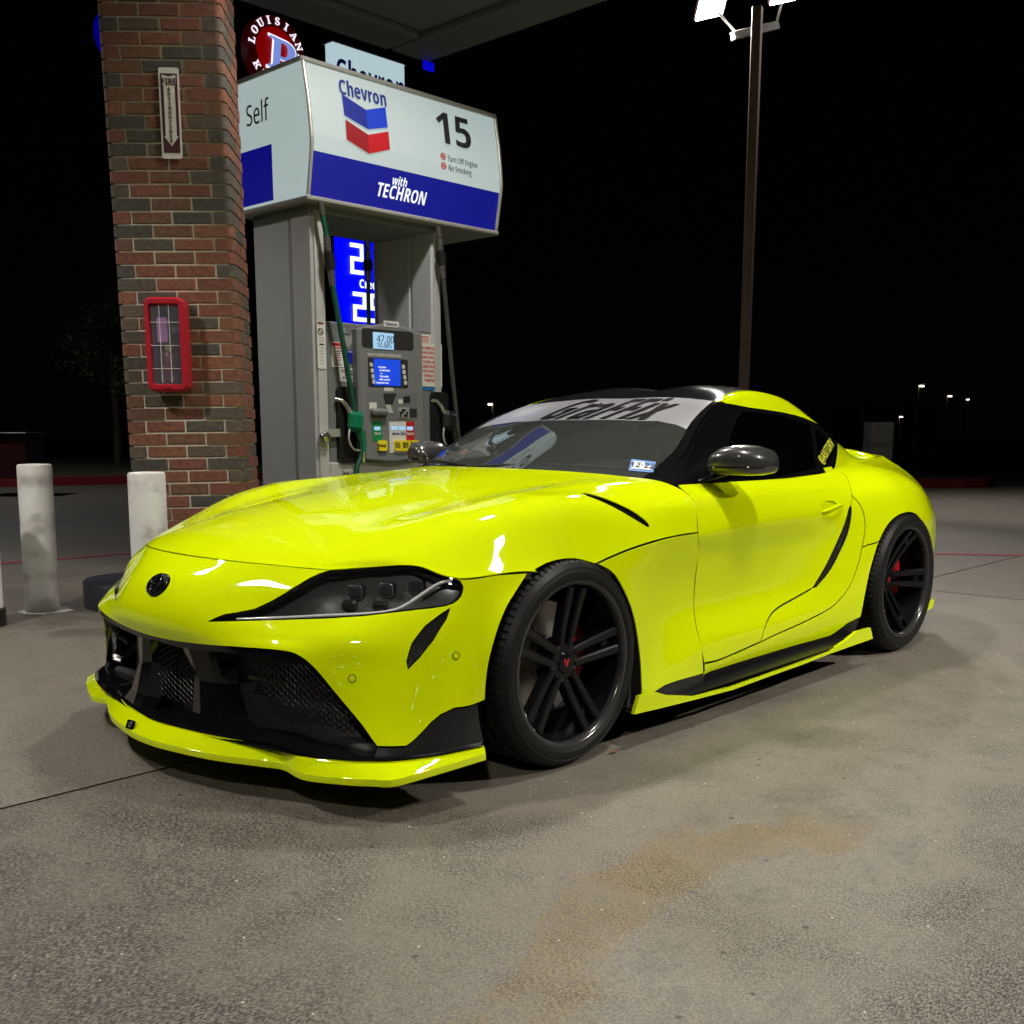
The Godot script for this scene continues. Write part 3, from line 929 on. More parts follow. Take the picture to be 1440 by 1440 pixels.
func header():
	var x0 := 1.535
	var x1 := 3.175
	var zf := [[-2.50, 2.452], [-2.455, 2.70], [-2.452, 2.80], [-2.475, 3.00], [-2.515, 3.205]]
	var depth := 0.86
	var back := -2.88 * 2
	# frame: top, bottom, end caps
	var mb := MB.new()
	mb.box(Vector3((x0 + x1) / 2, 2.435, -2.88) - PB, Vector3(x1 - x0 + .02, .03, .80), .008)
	var hd := obj("header", mb, M.alu, pump)
	mb = MB.new()
	mb.box(Vector3((x0 + x1) / 2, 3.222, -2.88) - PB, Vector3(x1 - x0 + .02, .028, .75), .006)
	obj("header_top", mb, M.alu, hd)
	mb = MB.new()
	mb.box(Vector3(2.16, 2.405, -2.88) - PB, Vector3(1.12, .05, .62), .01)
	obj("header_soffit", mb, M.panel_grey, hd)
	for q in [-2.875]:
		mb = MB.new()
		mb.box(Vector3((x0 + x1) / 2, 2.83, q) - PB, Vector3(x1 - x0 - .05, .74, .58), .0)
		obj("light_box", mb, M.sign_white, hd)
	for sgz in [1.0, -1.0]:
		var face_mb := MB.new()
		var band := MB.new()
		for k in 4:
			var a: Array = zf[k]; var b: Array = zf[k + 1]
			var za: float = a[0] if sgz > 0 else back - a[0]
			var zb: float = b[0] if sgz > 0 else back - b[0]
			var out := Vector3(0, a[0] - b[0], b[1] - a[1]) * Vector3(1, -1 if sgz > 0 else -1, sgz)
			(band if k == 0 else face_mb).quad(Vector3(x0 + .02, a[1], za) - PB, Vector3(x1 - .02, a[1], za) - PB, Vector3(x1 - .02, b[1], zb) - PB, Vector3(x0 + .02, b[1], zb) - PB, Vector3(0, 0, sgz))
		obj("lit_face", face_mb, M.sign_white, hd)
		obj("blue_band", band, M.sign_blue, hd)
		# edge mouldings following the bulge
		for ex in [x0 + .008, x1 - .008]:
			var rail := PackedVector3Array()
			for q in spline(zf.map(func(t): return Vector2(t[0], t[1])), 3): rail.append(Vector3(ex, q.y, (q.x + .002) if sgz > 0 else back - q.x - .002) - PB)
			mb = MB.new(); mb.tube(rail, .013, 8)
			obj("edge_moulding", mb, M.alu, hd)
	for e in [x0, x1]:
		var pl := PackedVector2Array()
		for q in zf: pl.append(Vector2(-(q[0] + 2.88), q[1]))
		for q in range(zf.size() - 1, -1, -1): pl.append(Vector2(zf[q][0] + 2.88, zf[q][1]))
		mb = MB.new()
		mb.prism(pl, Transform3D(Basis(Vector3(0, 0, -1), Vector3(0, 1, 0), Vector3(1, 0, 0)), Vector3(e, 0, -2.88) - PB), -.004, .004)
		obj("end_face", mb, M.sign_white, hd)
	mb = MB.new()
	mb.box(Vector3(x0 - .0055, 2.63, -3.07) - PB, Vector3(.003, .33, .46), 0)
	obj("end_band", mb, M.sign_blue, hd)
	var lf := face(Vector3(x0 - .006, 3.0, -2.985) - PB, Vector3(0, 0, 1), Vector3.UP)
	letters("Self", lf, .125, M.sign_ink, hd, "lettering", false, .86)
	# lettering of the front; the face leans a little
	var lean := Basis(Vector3(1, 0, 0), Vector3(0, .988, -.155), Vector3(0, .155, .988))
	var low := Basis(Vector3(1, 0, 0), Vector3(0, .984, .178), Vector3(0, -.178, .984))
	letters("Chevron", Transform3D(lean, Vector3(1.972, 3.112, -2.4865) - PB), .088, M.sign_blue_text, hd, "lettering", true, .77)
	for q in [[M.emblem_navy, [[483,131],[515.5,154],[516.5,182],[484,162]]], [M.emblem_blue, [[515.5,154],[544.5,150],[545,179.5],[516.5,182]]], [M.emblem_deep, [[485,168],[516.5,190],[516.5,217],[485,197]]], [M.emblem_red, [[516.5,190],[545.5,185],[546,211],[516.5,217]]]]:
		var pl := PackedVector2Array()
		for v in q[1]:
			var w := at_z(v[0], v[1], -2.462)
			pl.append(Vector2(w.x, w.y))
		mb = MB.new()
		for side in 1:
			var tris := Geometry2D.triangulate_polygon(pl)
			for k in range(0, tris.size(), 3):
				var P := []
				for i in 3:
					var v: Vector2 = pl[tris[k + i]]
					P.append(Vector3(v.x, v.y, header_z(zf, v.y) + .009) - PB)
				mb.tri(P[0], P[1], P[2], Vector3(0, 0, 1))
		obj("emblem", mb, q[0], hd)
	letters("15", Transform3D(lean, Vector3(2.735, 3.032, -2.470) - PB), .20, M.sign_ink, hd, "number", true, 1.12)
	letters("Turn Off Engine", Transform3D(Basis.IDENTITY, Vector3(2.795, 2.845, -2.4505) - PB), .036, M.sign_ink, hd, "lettering", false, .80)
	letters("No Smoking", Transform3D(Basis.IDENTITY, Vector3(2.765, 2.785, -2.4455) - PB), .036, M.sign_ink, hd, "lettering", false, .80)
	for y in [2.85, 2.79]:
		mb = MB.new()
		mb.lathe([Vector2(.016, 0), Vector2(.016, .002), Vector2(.023, .002), Vector2(.023, 0)], Vector3(2.618, y, header_z(zf, y) + .001) - PB, Basis(Vector3(1, 0, 0), Vector3(0, 0, 1), Vector3(0, -1, 0)), 24)
		mb.box(Vector3(2.618, y, header_z(zf, y) + .002) - PB, Vector3(.040, .006, .003), 0, Basis(Vector3(0, 0, 1), -.78))
		mb.box(Vector3(2.618, y, header_z(zf, y) + .0015) - PB, Vector3(.020, .012, .003), 0)
		obj("forbidden_mark", mb, M.label_red, hd)
	letters("with", Transform3D(low, Vector3(2.245, 2.632, -2.4655) - PB), .052, M.sign_text_white, hd, "lettering", true, .82, .18)
	letters("TECHRON", Transform3D(low, Vector3(2.275, 2.56, -2.4785) - PB), .082, M.sign_text_white, hd, "lettering", true, .80, .18)

func header_z(zf: Array, y: float) -> float:
	for k in zf.size() - 1:
		if y <= zf[k + 1][1]: return lerpf(zf[k][0], zf[k + 1][0], (y - zf[k][1]) / (zf[k + 1][1] - zf[k][1]))
	return zf[zf.size() - 1][0]

# ---------------------------------------------------------------- ground
func ground_image(w: int, h: int, x0: float, z0: float, sx: float, sz: float, rough: float, seed_: int) -> Array:
	# concrete: paste patches, broom strokes along x, aggregate specks, oil and the rusty run-off stain
	var layers := []
	for q in [[.5, 4, 1.0, 1], [3.0, 5, 1.0, 2], [16.0, 4, 2.2, 3], [60.0, 3, 2.4, 4], [210.0, 2, 1.8, 5]]:
		var f := FastNoiseLite.new()
		f.seed = seed_ + q[3]
		f.noise_type = FastNoiseLite.TYPE_SIMPLEX_SMOOTH
		f.frequency = 1.0
		f.fractal_octaves = q[1]
		var im := Image.create(w, h, false, Image.FORMAT_L8)
		var data := PackedByteArray()
		# sampled coarsely in C++: image of noise in units of cells
		f.frequency = q[0] * sx / w
		var raw := f.get_image(w, int(h * q[2]), false, false, true)
		raw.resize(w, h)
		layers.append(raw.get_data())
	var stain := PackedVector2Array()
	for q in [[720,1330],[790,1248],[890,1192],[1000,1152],[1080,1140],[1150,1138],[1205,1146],[1180,1180],[1110,1196],[1050,1206],[960,1244],[870,1315],[800,1400],[740,1480],[560,1480],[640,1400]]:
		var d := ray_px(q[0], q[1])
		var p := EYE - d * (EYE.y / d.y)
		stain.append(Vector2(p.x, p.z))
	var out := PackedByteArray()
	out.resize(w * h * 3)
	var worn_falloff := PackedByteArray()
	worn_falloff.resize(w * h)
	var lo := 1e9; var hi := -1e9; var zlo := 1e9; var zhi := -1e9
	for q in stain:
		lo = minf(lo, q.x); hi = maxf(hi, q.x); zlo = minf(zlo, q.y); zhi = maxf(zhi, q.y)
	var spots := []
	var srng := RandomNumberGenerator.new()
	srng.seed = seed_ * 7 + 1
	for k in int(sx * sz * 9.0): spots.append([srng.randf_range(x0, x0 + sx), srng.randf_range(z0, z0 + sz), srng.randf_range(.003, .009), srng.randf_range(.45, .8)])
	var l0: PackedByteArray = layers[0]; var l1: PackedByteArray = layers[1]; var l2: PackedByteArray = layers[2]; var l3: PackedByteArray = layers[3]; var l4: PackedByteArray = layers[4]
	var rng := RandomNumberGenerator.new()
	rng.seed = seed_
	for j in h:
		var z := z0 + sz * (j + .5) / h
		for i in w:
			var k := j * w + i
			var a := l0[k] / 255.0 - .5
			var b := l1[k] / 255.0 - .5
			var c := l2[k] / 255.0 - .5
			var d := l3[k] / 255.0 - .5
			var fine := l4[k] / 255.0 - .5
			var px_ := x0 + sx * (i + .5) / w
			# how far the smooth paste has worn off the aggregate here
			var wear_falloff := clampf(.34 + b * .9 + a * .7 + c * .3, 0.0, 1.0)
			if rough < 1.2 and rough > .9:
				# broom-finished outer edge and left end, darkened further to paint in light falloff
				var falloff_margin := maxf(z + px_ * .12 - 1.85, (-.95 - px_) * .9)
				wear_falloff = clampf(wear_falloff + (falloff_margin + a * .5 + b * .5) * .8, 0.0, 1.0)
			worn_falloff[k] = int(95 + 160 * wear_falloff)
			var t := 1.16 + a * .42 + b * .52 + c * .40 + (d * .78 + fine * .90) * (.45 + wear_falloff) - wear_falloff * .40
			if c * .6 + d * .8 + fine * .6 < -.10: t -= .34 * wear_falloff
			if b + c * .5 < -.36: t -= (-.36 - b - c * .5) * .7
			t = maxf(t, .10)
			var r := .146 * t
			var g := .129 * t
			var bl := .106 * t
			var x := x0 + sx * (i + .5) / w
			if x > lo - .05 and x < hi + .05 and z > zlo - .05 and z < zhi + .05:
				var wob := Vector2(x + b * .22 + c * .09, z + a * .16 - b * .10 + c * .08)
				if Geometry2D.is_point_in_polygon(wob, stain):
					var s := .66 + b * 1.4 + c * .7
					s = clampf(s, 0.1, .85)
					r *= lerpf(1.0, 1.0, s); g *= lerpf(1.0, .86, s); bl *= lerpf(1.0, .56, s)
			out[k * 3] = clampi(int(255.0 * pow(maxf(r, .002), .4545)), 0, 255)
			out[k * 3 + 1] = clampi(int(255.0 * pow(maxf(g, .002), .4545)), 0, 255)
			out[k * 3 + 2] = clampi(int(255.0 * pow(maxf(bl, .002), .4545)), 0, 255)
	# drips and old gum, trodden flat
	for s in spots:
		var ci := int((s[0] - x0) / sx * w)
		var cj := int((s[1] - z0) / sz * h)
		var ri := int(s[2] / sx * w) + 1
		for jj in range(maxi(cj - ri, 0), mini(cj + ri + 1, h)):
			for ii in range(maxi(ci - ri, 0), mini(ci + ri + 1, w)):
				var dx := (ii - ci) * sx / w
				var dz := (jj - cj) * sz / h
				var k := jj * w + ii
				if sqrt(dx * dx + dz * dz) < s[2] * (.6 + l2[k] / 320.0):
					for e in 3: out[k * 3 + e] = int(out[k * 3 + e] * s[3])
	return [ImageTexture.create_from_image(Image.create_from_data(w, h, false, Image.FORMAT_RGB8, out)), ImageTexture.create_from_image(Image.create_from_data(w, h, false, Image.FORMAT_L8, worn_falloff))]

# flat slab with a chamfered, slightly broken edge; uv over its plan, uv2 in metres for the grain
func slab(called: String, parent: Node, x0: float, x1: float, z0: float, z1: float, m: Material, jag := [0, 0, 0, 0], uvr := []) -> MeshInstance3D:
	var f := FastNoiseLite.new()
	f.seed = 31
	f.frequency = 4.0
	f.fractal_octaves = 4
	var pl := PackedVector2Array()
	var step := .03
	var sides := [[Vector2(x0, z0), Vector2(x1, z0), Vector2(0, 1), jag[0]], [Vector2(x1, z0), Vector2(x1, z1), Vector2(-1, 0), jag[1]], [Vector2(x1, z1), Vector2(x0, z1), Vector2(0, -1), jag[2]], [Vector2(x0, z1), Vector2(x0, z0), Vector2(1, 0), jag[3]]]
	for s in sides:
		var a: Vector2 = s[0]; var b: Vector2 = s[1]
		var n := 1 if s[3] == 0 else int(a.distance_to(b) / step)
		for k in n:
			var p := a.lerp(b, float(k) / n)
			pl.append(p + s[2] * (maxf(0.0, f.get_noise_2d(p.x * 3.0, p.y * 3.0) + .05) * s[3]))
	var tris := Geometry2D.triangulate_polygon(pl)
	var v := PackedVector3Array(); var nn := PackedVector3Array(); var t := PackedVector2Array(); var t2 := PackedVector2Array(); var ix := PackedInt32Array()
	var u := uvr if uvr.size() else [x0, z0, x1 - x0, z1 - z0]
	for p in pl:
		v.append(Vector3(p.x, 0, p.y)); nn.append(Vector3.UP); t.append(Vector2((p.x - u[0]) / u[2], (p.y - u[1]) / u[3])); t2.append(p)
	for k in range(0, tris.size(), 3):
		var a := tris[k]; var b := tris[k + 1]; var c := tris[k + 2]
		if (v[c] - v[a]).cross(v[b] - v[a]).y < 0: ix.append_array(PackedInt32Array([a, c, b]))
		else: ix.append_array(PackedInt32Array([a, b, c]))
	for k in pl.size():
		var p := pl[k]; var q := pl[(k + 1) % pl.size()]
		var o := v.size()
		var e := Vector3(q.y - p.y, 0, p.x - q.x).normalized()
		for w in [[p, 0.0], [q, 0.0], [q, -.03], [p, -.03]]:
			v.append(Vector3(w[0].x, w[1], w[0].y)); nn.append(e); t.append(Vector2((w[0].x - u[0]) / u[2], (w[0].y - u[1]) / u[3])); t2.append(w[0] + Vector2(0, w[1]))
		ix.append_array(PackedInt32Array([o, o + 1, o + 2, o, o + 2, o + 3]))
	var arr := []
	arr.resize(Mesh.ARRAY_MAX)
	arr[Mesh.ARRAY_VERTEX] = v; arr[Mesh.ARRAY_NORMAL] = nn; arr[Mesh.ARRAY_TEX_UV] = t; arr[Mesh.ARRAY_TEX_UV2] = t2; arr[Mesh.ARRAY_INDEX] = ix
	var am := ArrayMesh.new()
	am.add_surface_from_arrays(Mesh.PRIMITIVE_TRIANGLES, arr)
	return obj(called, am, m, parent)

func concrete(tex: Array, grain: Texture2D) -> StandardMaterial3D:
	var m := mat(Color.WHITE, .62)
	m.albedo_texture = tex[0]
	m.detail_mask = tex[1]
	m.detail_enabled = true
	m.detail_albedo = grain
	m.detail_blend_mode = BaseMaterial3D.BLEND_MODE_MUL
	m.detail_uv_layer = BaseMaterial3D.DETAIL_UV_2
	m.uv2_scale = Vector3(1.6, 3.6, 1)
	return m

func make_ground():
	var mb := MB.new()
	mb.quad(Vector3(-120, -.02, -160), Vector3(200, -.02, -160), Vector3(200, -.02, 60), Vector3(-120, -.02, 60), Vector3.UP)
	var g := struct("ground", mb, mat(lin(.045, .043, .04), .95))
	var grain := noise_tex(1024, .045, [[0.0, Color(.10, .10, .095)], [.32, Color(.34, .33, .32)], [.46, Color(.74, .73, .72)], [.60, Color(1, 1, 1)], [1.0, Color(1, 1, 1)]], 21, 6)
	var j := .005
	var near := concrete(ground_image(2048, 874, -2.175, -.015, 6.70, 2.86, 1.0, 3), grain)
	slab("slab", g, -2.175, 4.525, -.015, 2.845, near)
	var wide := concrete(ground_image(1024, 1024, -4.6, -4.6, 9.12, 4.57, .8, 90), grain)
	slab("slab", g, -4.6, 4.525, -4.6, -.028, wide)
	slab("slab", g, -4.6, 4.525, -9.2, -4.61, wide)
	for q in [[4.54, 13.6, -4.6, -.028], [4.54, 13.6, -9.2, -4.61], [4.54, 13.6, -.015, 5.0], [-4.6, 4.525, 2.855, 7.4], [13.61, 22.0, -9.2, 5.0], [-4.6, 4.525, -13.8, -9.21], [4.54, 13.6, -13.8, -9.21], [-13.7, -4.61, -9.2, -.028], [-13.7, -4.61, -18.0, -9.21], [-4.6, 4.525, -18.4, -13.81], [4.54, 13.6, -18.4, -13.81], [13.61, 22.0, -18.4, -9.21], [-13.7, -2.185, -.015, 7.4]]:
		slab("slab", g, q[0], q[1], q[2], q[3], wide)
	# red lane line on the concrete
	for q in [[Vector3(-9, 0, -6.45), Vector3(4.2, 0, -5.47)], [Vector3(5.9, 0, -1.68), Vector3(9.4, 0, 3.27)]]:
		var d: Vector3 = (q[1] - q[0]).normalized()
		var s := Vector3(-d.z, 0, d.x) * .04
		mb = MB.new()
		mb.quad(q[0] - s + Vector3(0, .004, 0), q[1] - s + Vector3(0, .004, 0), q[1] + s + Vector3(0, .004, 0), q[0] + s + Vector3(0, .004, 0), Vector3.UP)
		struct("red_line", mb, M.red_line)
	# pump island
	mb = MB.new()
	var pl := PackedVector2Array()
	for p in rounded(4.1, 1.40, .32, 8): pl.append(p)
	mb.prism(pl, Transform3D(Basis(Vector3(1, 0, 0), Vector3(0, 0, 1), Vector3(0, -1, 0)), Vector3(2.36, .16, -2.72)), .18, .0, .012)
	struct("pump_island", mb, M.island)
	# kerbs and verges of the road beyond
	kerb("red painted kerb of the verge behind the bollards", [Vector3(-16, 0, -22.8), Vector3(11.5, 0, -15.75)], 9.0)
	kerb("red painted kerb of the traffic island behind the coupe", [Vector3(13.2, 0, -8.95), Vector3(17.6, 0, -4.45), Vector3(18.05, 0, -4.2), Vector3(18.6, 0, -4.25), Vector3(22.0, 0, -7.5)], 0.0)

func kerb(label: String, pts: Array, verge: float):
	var mb := MB.new()
	var top := MB.new()
	for k in pts.size() - 1:
		var a: Vector3 = pts[k]; var b: Vector3 = pts[k + 1]
		var d := (b - a).normalized()
		var s := Vector3(d.z, 0, -d.x) * .15
		if s.z > 0: s = s
		mb.quad(a, b, b + Vector3(0, .16, 0), a + Vector3(0, .16, 0), -s)
		mb.quad(a + Vector3(0, .16, 0), b + Vector3(0, .16, 0), b + s + Vector3(0, .165, 0), a + s + Vector3(0, .165, 0), Vector3.UP)
		if verge > 0.0:
			top.quad(a + s + Vector3(0, .155, 0), b + s + Vector3(0, .155, 0), b + s.normalized() * verge + Vector3(0, .3, 0), a + s.normalized() * verge + Vector3(0, .3, 0), Vector3.UP)
	if verge <= 0.0:
		var pl := PackedVector2Array()
		for p in pts: pl.append(Vector2(p.x + .08, p.z - .08))
		pl.append(Vector2(17.4, -12.8))
		var tr := Geometry2D.triangulate_polygon(pl)
		for k in range(0, tr.size(), 3): top.tri(Vector3(pl[tr[k]].x, .158, pl[tr[k]].y), Vector3(pl[tr[k + 1]].x, .158, pl[tr[k + 1]].y), Vector3(pl[tr[k + 2]].x, .158, pl[tr[k + 2]].y), Vector3.UP)
	struct("kerb", mb, M.red_curb)
	struct("verge", top, M.grass_dark)

# ---------------------------------------------------------------- the far side of the road
func lamp_post(called: String, label: String, foot: Vector3, height: float, head: Vector3, energy: float):
	var t := thing(called, label, "lamp post", foot, "far lamp posts")
	var mb := MB.new()
	mb.tube(PackedVector3Array([Vector3.ZERO, Vector3(0, height, 0)]), [.09, .06], 8)
	obj("post", mb, M.pole, t)
	mb = MB.new()
	mb.box(Vector3(0, height, 0) + head, Vector3(.34, .08, .22), .03)
	obj("head", mb, M.pole, t)
	mb = MB.new()
	mb.box(Vector3(0, height - .09, 0) + head, Vector3(.24, .05, .15), .015)
	obj("lamp_face", mb, M.far_lamp, t)

func make_background():
	# roadside price sign, facing the forecourt
	var z := -22.5
	var a := at_z(468, 57, z)
	var b := at_z(570, 95, z)
	var p0 := at_z(480, 325, z)
	var p1 := at_z(486, 453, z)
	var cx := (a.x + b.x) / 2
	var w := b.x - a.x
	var sign := thing("price_sign", "tall roadside sign with white name panel above glowing blue prices", "sign", Vector3(cx, 0, z))
	var mb := MB.new()
	mb.box(Vector3(0, (a.y + p0.y) / 2 + .2, -.2), Vector3(w, a.y - p0.y - .4, .36), .03)
	obj("name_panel", mb, M.name_panel, sign)
	mb = MB.new()
	mb.box(Vector3(0, a.y - .0, -.2), Vector3(w + .06, .05, .42), .0)
	obj("panel_cap", mb, M.white_paint, sign)
	letters("Chevron", Transform3D(Basis.IDENTITY, Vector3(0.02, a.y - .74, .0)), .62, M.sign_blue_text, sign, "lettering", true, w / 3.6)
	mb = MB.new()
	mb.box(Vector3((p0.x + b.x) / 2 - cx, (p0.y + p1.y) / 2, -.2), Vector3(b.x - p0.x, p0.y - p1.y, .36), .02)
	obj("price_panel", mb, M.price_blue, sign)
	var ph := p0.y - p1.y
	for r in 2:
		var d0 := at_z(492 + r * 4, 341 + r * 69, z); var d1 := at_z(511 + r * 4, 387 + r * 66, z)
		for k in 3:
			var t := Transform3D(Basis.IDENTITY, Vector3((d0.x + d1.x) / 2 - cx + k * (d1.x - d0.x) * 1.32, (d0.y + d1.y) / 2, .0))
			digit(sign, [[2, 1, 9], [2, 5, 9]][r][k], t, (d1.x - d0.x), (d0.y - d1.y))
	var cr := at_z(507, 399, z)
	letters("Credit", Transform3D(Basis.IDENTITY, Vector3(cr.x - cx - .05, cr.y, .0)), .24, M.price_white, sign, "lettering", true, .9, 0.0, true)
	for sx in [-.32, .32]:
		mb = MB.new()
		mb.box(Vector3(w * sx, p1.y / 2, -.2), Vector3(.18, p1.y, .18), .01)
		obj("leg", mb, M.pole, sign)
	# round restaurant sign
	z = -32.0
	var c := at_z(388, 74, z)
	var rr := at_z(427, 74, z).x - c.x
	round_sign("round red illuminated restaurant sign with white letters above the pump header", c, rr)
	# another round sign, mostly behind the brick column
	z = -36.0
	c = at_z(173, 54, z)
	rr = at_z(211, 54, z).x - c.x
	var disc := thing("round_sign", "round white illuminated sign with blue rim behind the brick column", "sign", Vector3(c.x, 0, z))
	var bz := Basis(Vector3(1, 0, 0), Vector3(0, 0, 1), Vector3(0, -1, 0))
	mb = MB.new()
	mb.lathe([Vector2(0, .10), Vector2(rr * .82, .10), Vector2(rr * .82, 0)], Vector3(0, c.y, 0), bz, 40)
	obj("face", mb, M.name_panel, disc)
	mb = MB.new()
	mb.lathe([Vector2(rr * .82, .12), Vector2(rr, .12), Vector2(rr, -.1), Vector2(0, -.1)], Vector3(0, c.y, 0), bz, 40)
	obj("rim", mb, M.sign_blue, disc)
	letters("C", Transform3D(Basis.IDENTITY, Vector3(-rr * .66, c.y - rr * .45, .11)), .4, mat(lin(.01, .06, .02), .5), disc)
	mb = MB.new()
	mb.box(Vector3(0, c.y / 2 - rr / 2, -.1), Vector3(.25, c.y - rr, .25), .0)
	obj("post", mb, M.pole, disc)
	# floodlight pole behind the coupe
	var foot := at_depth(1044, 600, 15.0); foot.y = 0
	var hi := at_depth(1060, 45, 15.0)
	var fl := thing("floodlight_pole", "tall square steel pole with two glaring floodlights behind the coupe", "lamp post", foot)
	mb = MB.new()
	var lean := Vector3(hi.x - foot.x, hi.y, hi.z - foot.z)
	mb.box(lean / 2 * Vector3(0, 1, 0), Vector3(.125, hi.y, .125), .01, Basis(Vector3.UP, .3))
	obj("post", mb, M.pole, fl)
	var arm_a := at_depth(1030, 51, 15.0) - foot; var arm_b := at_depth(1093, 36, 15.3) - foot
	mb = MB.new()
	var mid := (arm_a + arm_b) / 2
	var ad := (arm_b - arm_a)
	mb.box(mid + Vector3(0, .0, 0), Vector3(ad.length(), .11, .10), .006, face(Vector3.ZERO, ad, Vector3.UP).basis)
	obj("crossarm", mb, M.alu, fl)
	for q in [[1000, 10, arm_a + ad * .12], [1105, -12, arm_b - ad * .03]]:
		var h := at_depth(q[0], q[1], 14.9) - foot
		var aim := (Vector3(-.6, -.75, .45)).normalized()
		var bb := face(Vector3.ZERO, ad, Vector3(.6, .75, -.45).cross(ad).cross(-ad)).basis
		var hb := Basis(ad.normalized(), aim.cross(ad).normalized(), -aim).orthonormalized()
		mb = MB.new()
		mb.box(h - aim * .05, Vector3(.52, .34, .10), .03, hb)
		var hd := obj("floodlight", mb, M.pole, fl)
		mb = MB.new()
		mb.box(h + aim * .01, Vector3(.47, .29, .03), .006, hb)
		obj("lamp_face", mb, M.flood_face, hd)
		mb = MB.new()
		mb.tube(PackedVector3Array([q[2], h - aim * .08]), .02, 6)
		obj("bracket", mb, M.alu, hd)
		var l := SpotLight3D.new()
		l.name = "floodlight_beam"
		l.light_energy = 46.0
		l.light_color = Color(1, .98, .95)
		l.spot_angle = 65.0
		l.spot_angle_attenuation = .8
		l.spot_range = 80
		l.spot_attenuation = 2.0
		l.light_size = .18
		l.shadow_enabled = true
		l.position = foot + h + aim * .06
		l.basis = hb
		add_child(l, true)
	# another yard lamp, out of frame, whose light reaches the verge and its kerb
	var yl := thing("yard_lamp", "tall yard lamp on a steel post beside the verge", "lamp post", Vector3(2.0, 0, -14.5))
	mb = MB.new()
	mb.tube(PackedVector3Array([Vector3.ZERO, Vector3(0, 6.6, 0)]), [.09, .07], 10)
	obj("post", mb, M.pole, yl)
	mb = MB.new()
	mb.box(Vector3(.3, 6.62, -.2), Vector3(.6, .12, .36), .03)
	var yh := obj("head", mb, M.pole, yl)
	mb = MB.new()
	mb.quad(Vector3(.05, 6.555, -.35), Vector3(.55, 6.555, -.35), Vector3(.55, 6.555, -.05), Vector3(.05, 6.555, -.05), Vector3.DOWN)
	obj("lamp_face", mb, M.far_lamp, yh)
	var ys := SpotLight3D.new()
	ys.name = "yard_light"
	ys.light_energy = 15.0
	ys.spot_angle = 76.0
	ys.spot_angle_attenuation = .7
	ys.spot_range = 80
	ys.spot_attenuation = 2.0
	ys.light_size = .15
	ys.shadow_enabled = true
	ys.position = Vector3(2.3, 6.5, -14.7)
	ys.rotation_degrees = Vector3(-90, 0, 0)
	add_child(ys, true)
	# shop front behind the viewer, whose eave lamps sparkle in the gloss
	var shop := thing("shop_front", "low shop front with a row of small lamps under its eave", "building", Vector3(-9, 0, 15))
	mb = MB.new()
	mb.box(Vector3(0, 1.7, .3), Vector3(18, 3.4, .4), 0, Basis(Vector3.UP, -.35))
	obj("wall", mb, M.concrete_far, shop)
	mb = MB.new()
	mb.box(Vector3(0, 3.5, 0), Vector3(18.4, .3, 1.4), .02, Basis(Vector3.UP, -.35))
	obj("eave", mb, M.soffit_edge, shop)
	for k in 12:
		mb = MB.new()
		mb.lathe([Vector2(0, 0), Vector2(.07, .02), Vector2(.09, .08), Vector2(.09, .1)], Basis(Vector3.UP, -.35) * Vector3(-8.2 + k * 1.5, 3.25, -.4), Basis.IDENTITY, 12)
		obj("eave_lamp", mb, M.far_lamp, shop)
	# lamps far off
	for q in [[1296, 540, 44.0, 1291, .0], [1336, 555, 58.0, 1331, .0], [1361, 560, 72.0, 1358, .0], [1267, 584, 60.0, 1264, .0], [690, 566, 48.0, 694, .0]]:
		var h := at_depth(q[0], q[1], q[2])
		var f := at_depth(q[3], q[1], q[2]); f.y = 0
		lamp_post("street_lamp", "distant lit street lamp on a slim post across the road", f, h.y, Vector3(h.x - f.x, 0, h.z - f.z), 0)
	# white utility cabinet on the traffic island
	var u0 := at_depth(1219, 628, 21.0); var u1 := at_depth(1250, 628, 21.0)
	var cab := thing("utility_cabinet", "pale metal utility cabinet on the traffic island behind the coupe", "cabinet", Vector3((u0.x + u1.x) / 2, .158, (u0.z + u1.z) / 2))
	mb = MB.new()
	mb.box(Vector3(0, .54, 0), Vector3(.46, 1.02, .4), .015, Basis(Vector3.UP, -.78))
	obj("body", mb, M.white_paint, cab)
	mb = MB.new()
	mb.box(Vector3(0, .03, 0), Vector3(.62, .06, .55), .01, Basis(Vector3.UP, -.78))
	obj("plinth", mb, M.concrete_far, cab)
	# dark red bin by the far kerb
	var r0 := at_depth(6, 630, 17.0)
	var bin := thing("red_skip", "dark red metal skip standing on the verge beyond the bollards", "skip", Vector3(r0.x, .2, r0.z))
	mb = MB.new()
	mb.box(Vector3(0, .42, 0), Vector3(1.0, .66, .7), .02, Basis(Vector3.UP, -.8))
	obj("bin", mb, mat(lin(.06, .006, .012), .5), bin)
	mb = MB.new()
	mb.box(Vector3(0, .78, 0), Vector3(1.06, .05, .76), .01, Basis(Vector3.UP, -.8))
	obj("lid", mb, M.satin_black, bin)
	# tree on the verge
	var tp := at_depth(163, 600, 24.0)
	tree(Vector3(tp.x, .2, tp.z), 4.2)
	# far wood line, almost black
	var rng := RandomNumberGenerator.new()
	rng.seed = 5
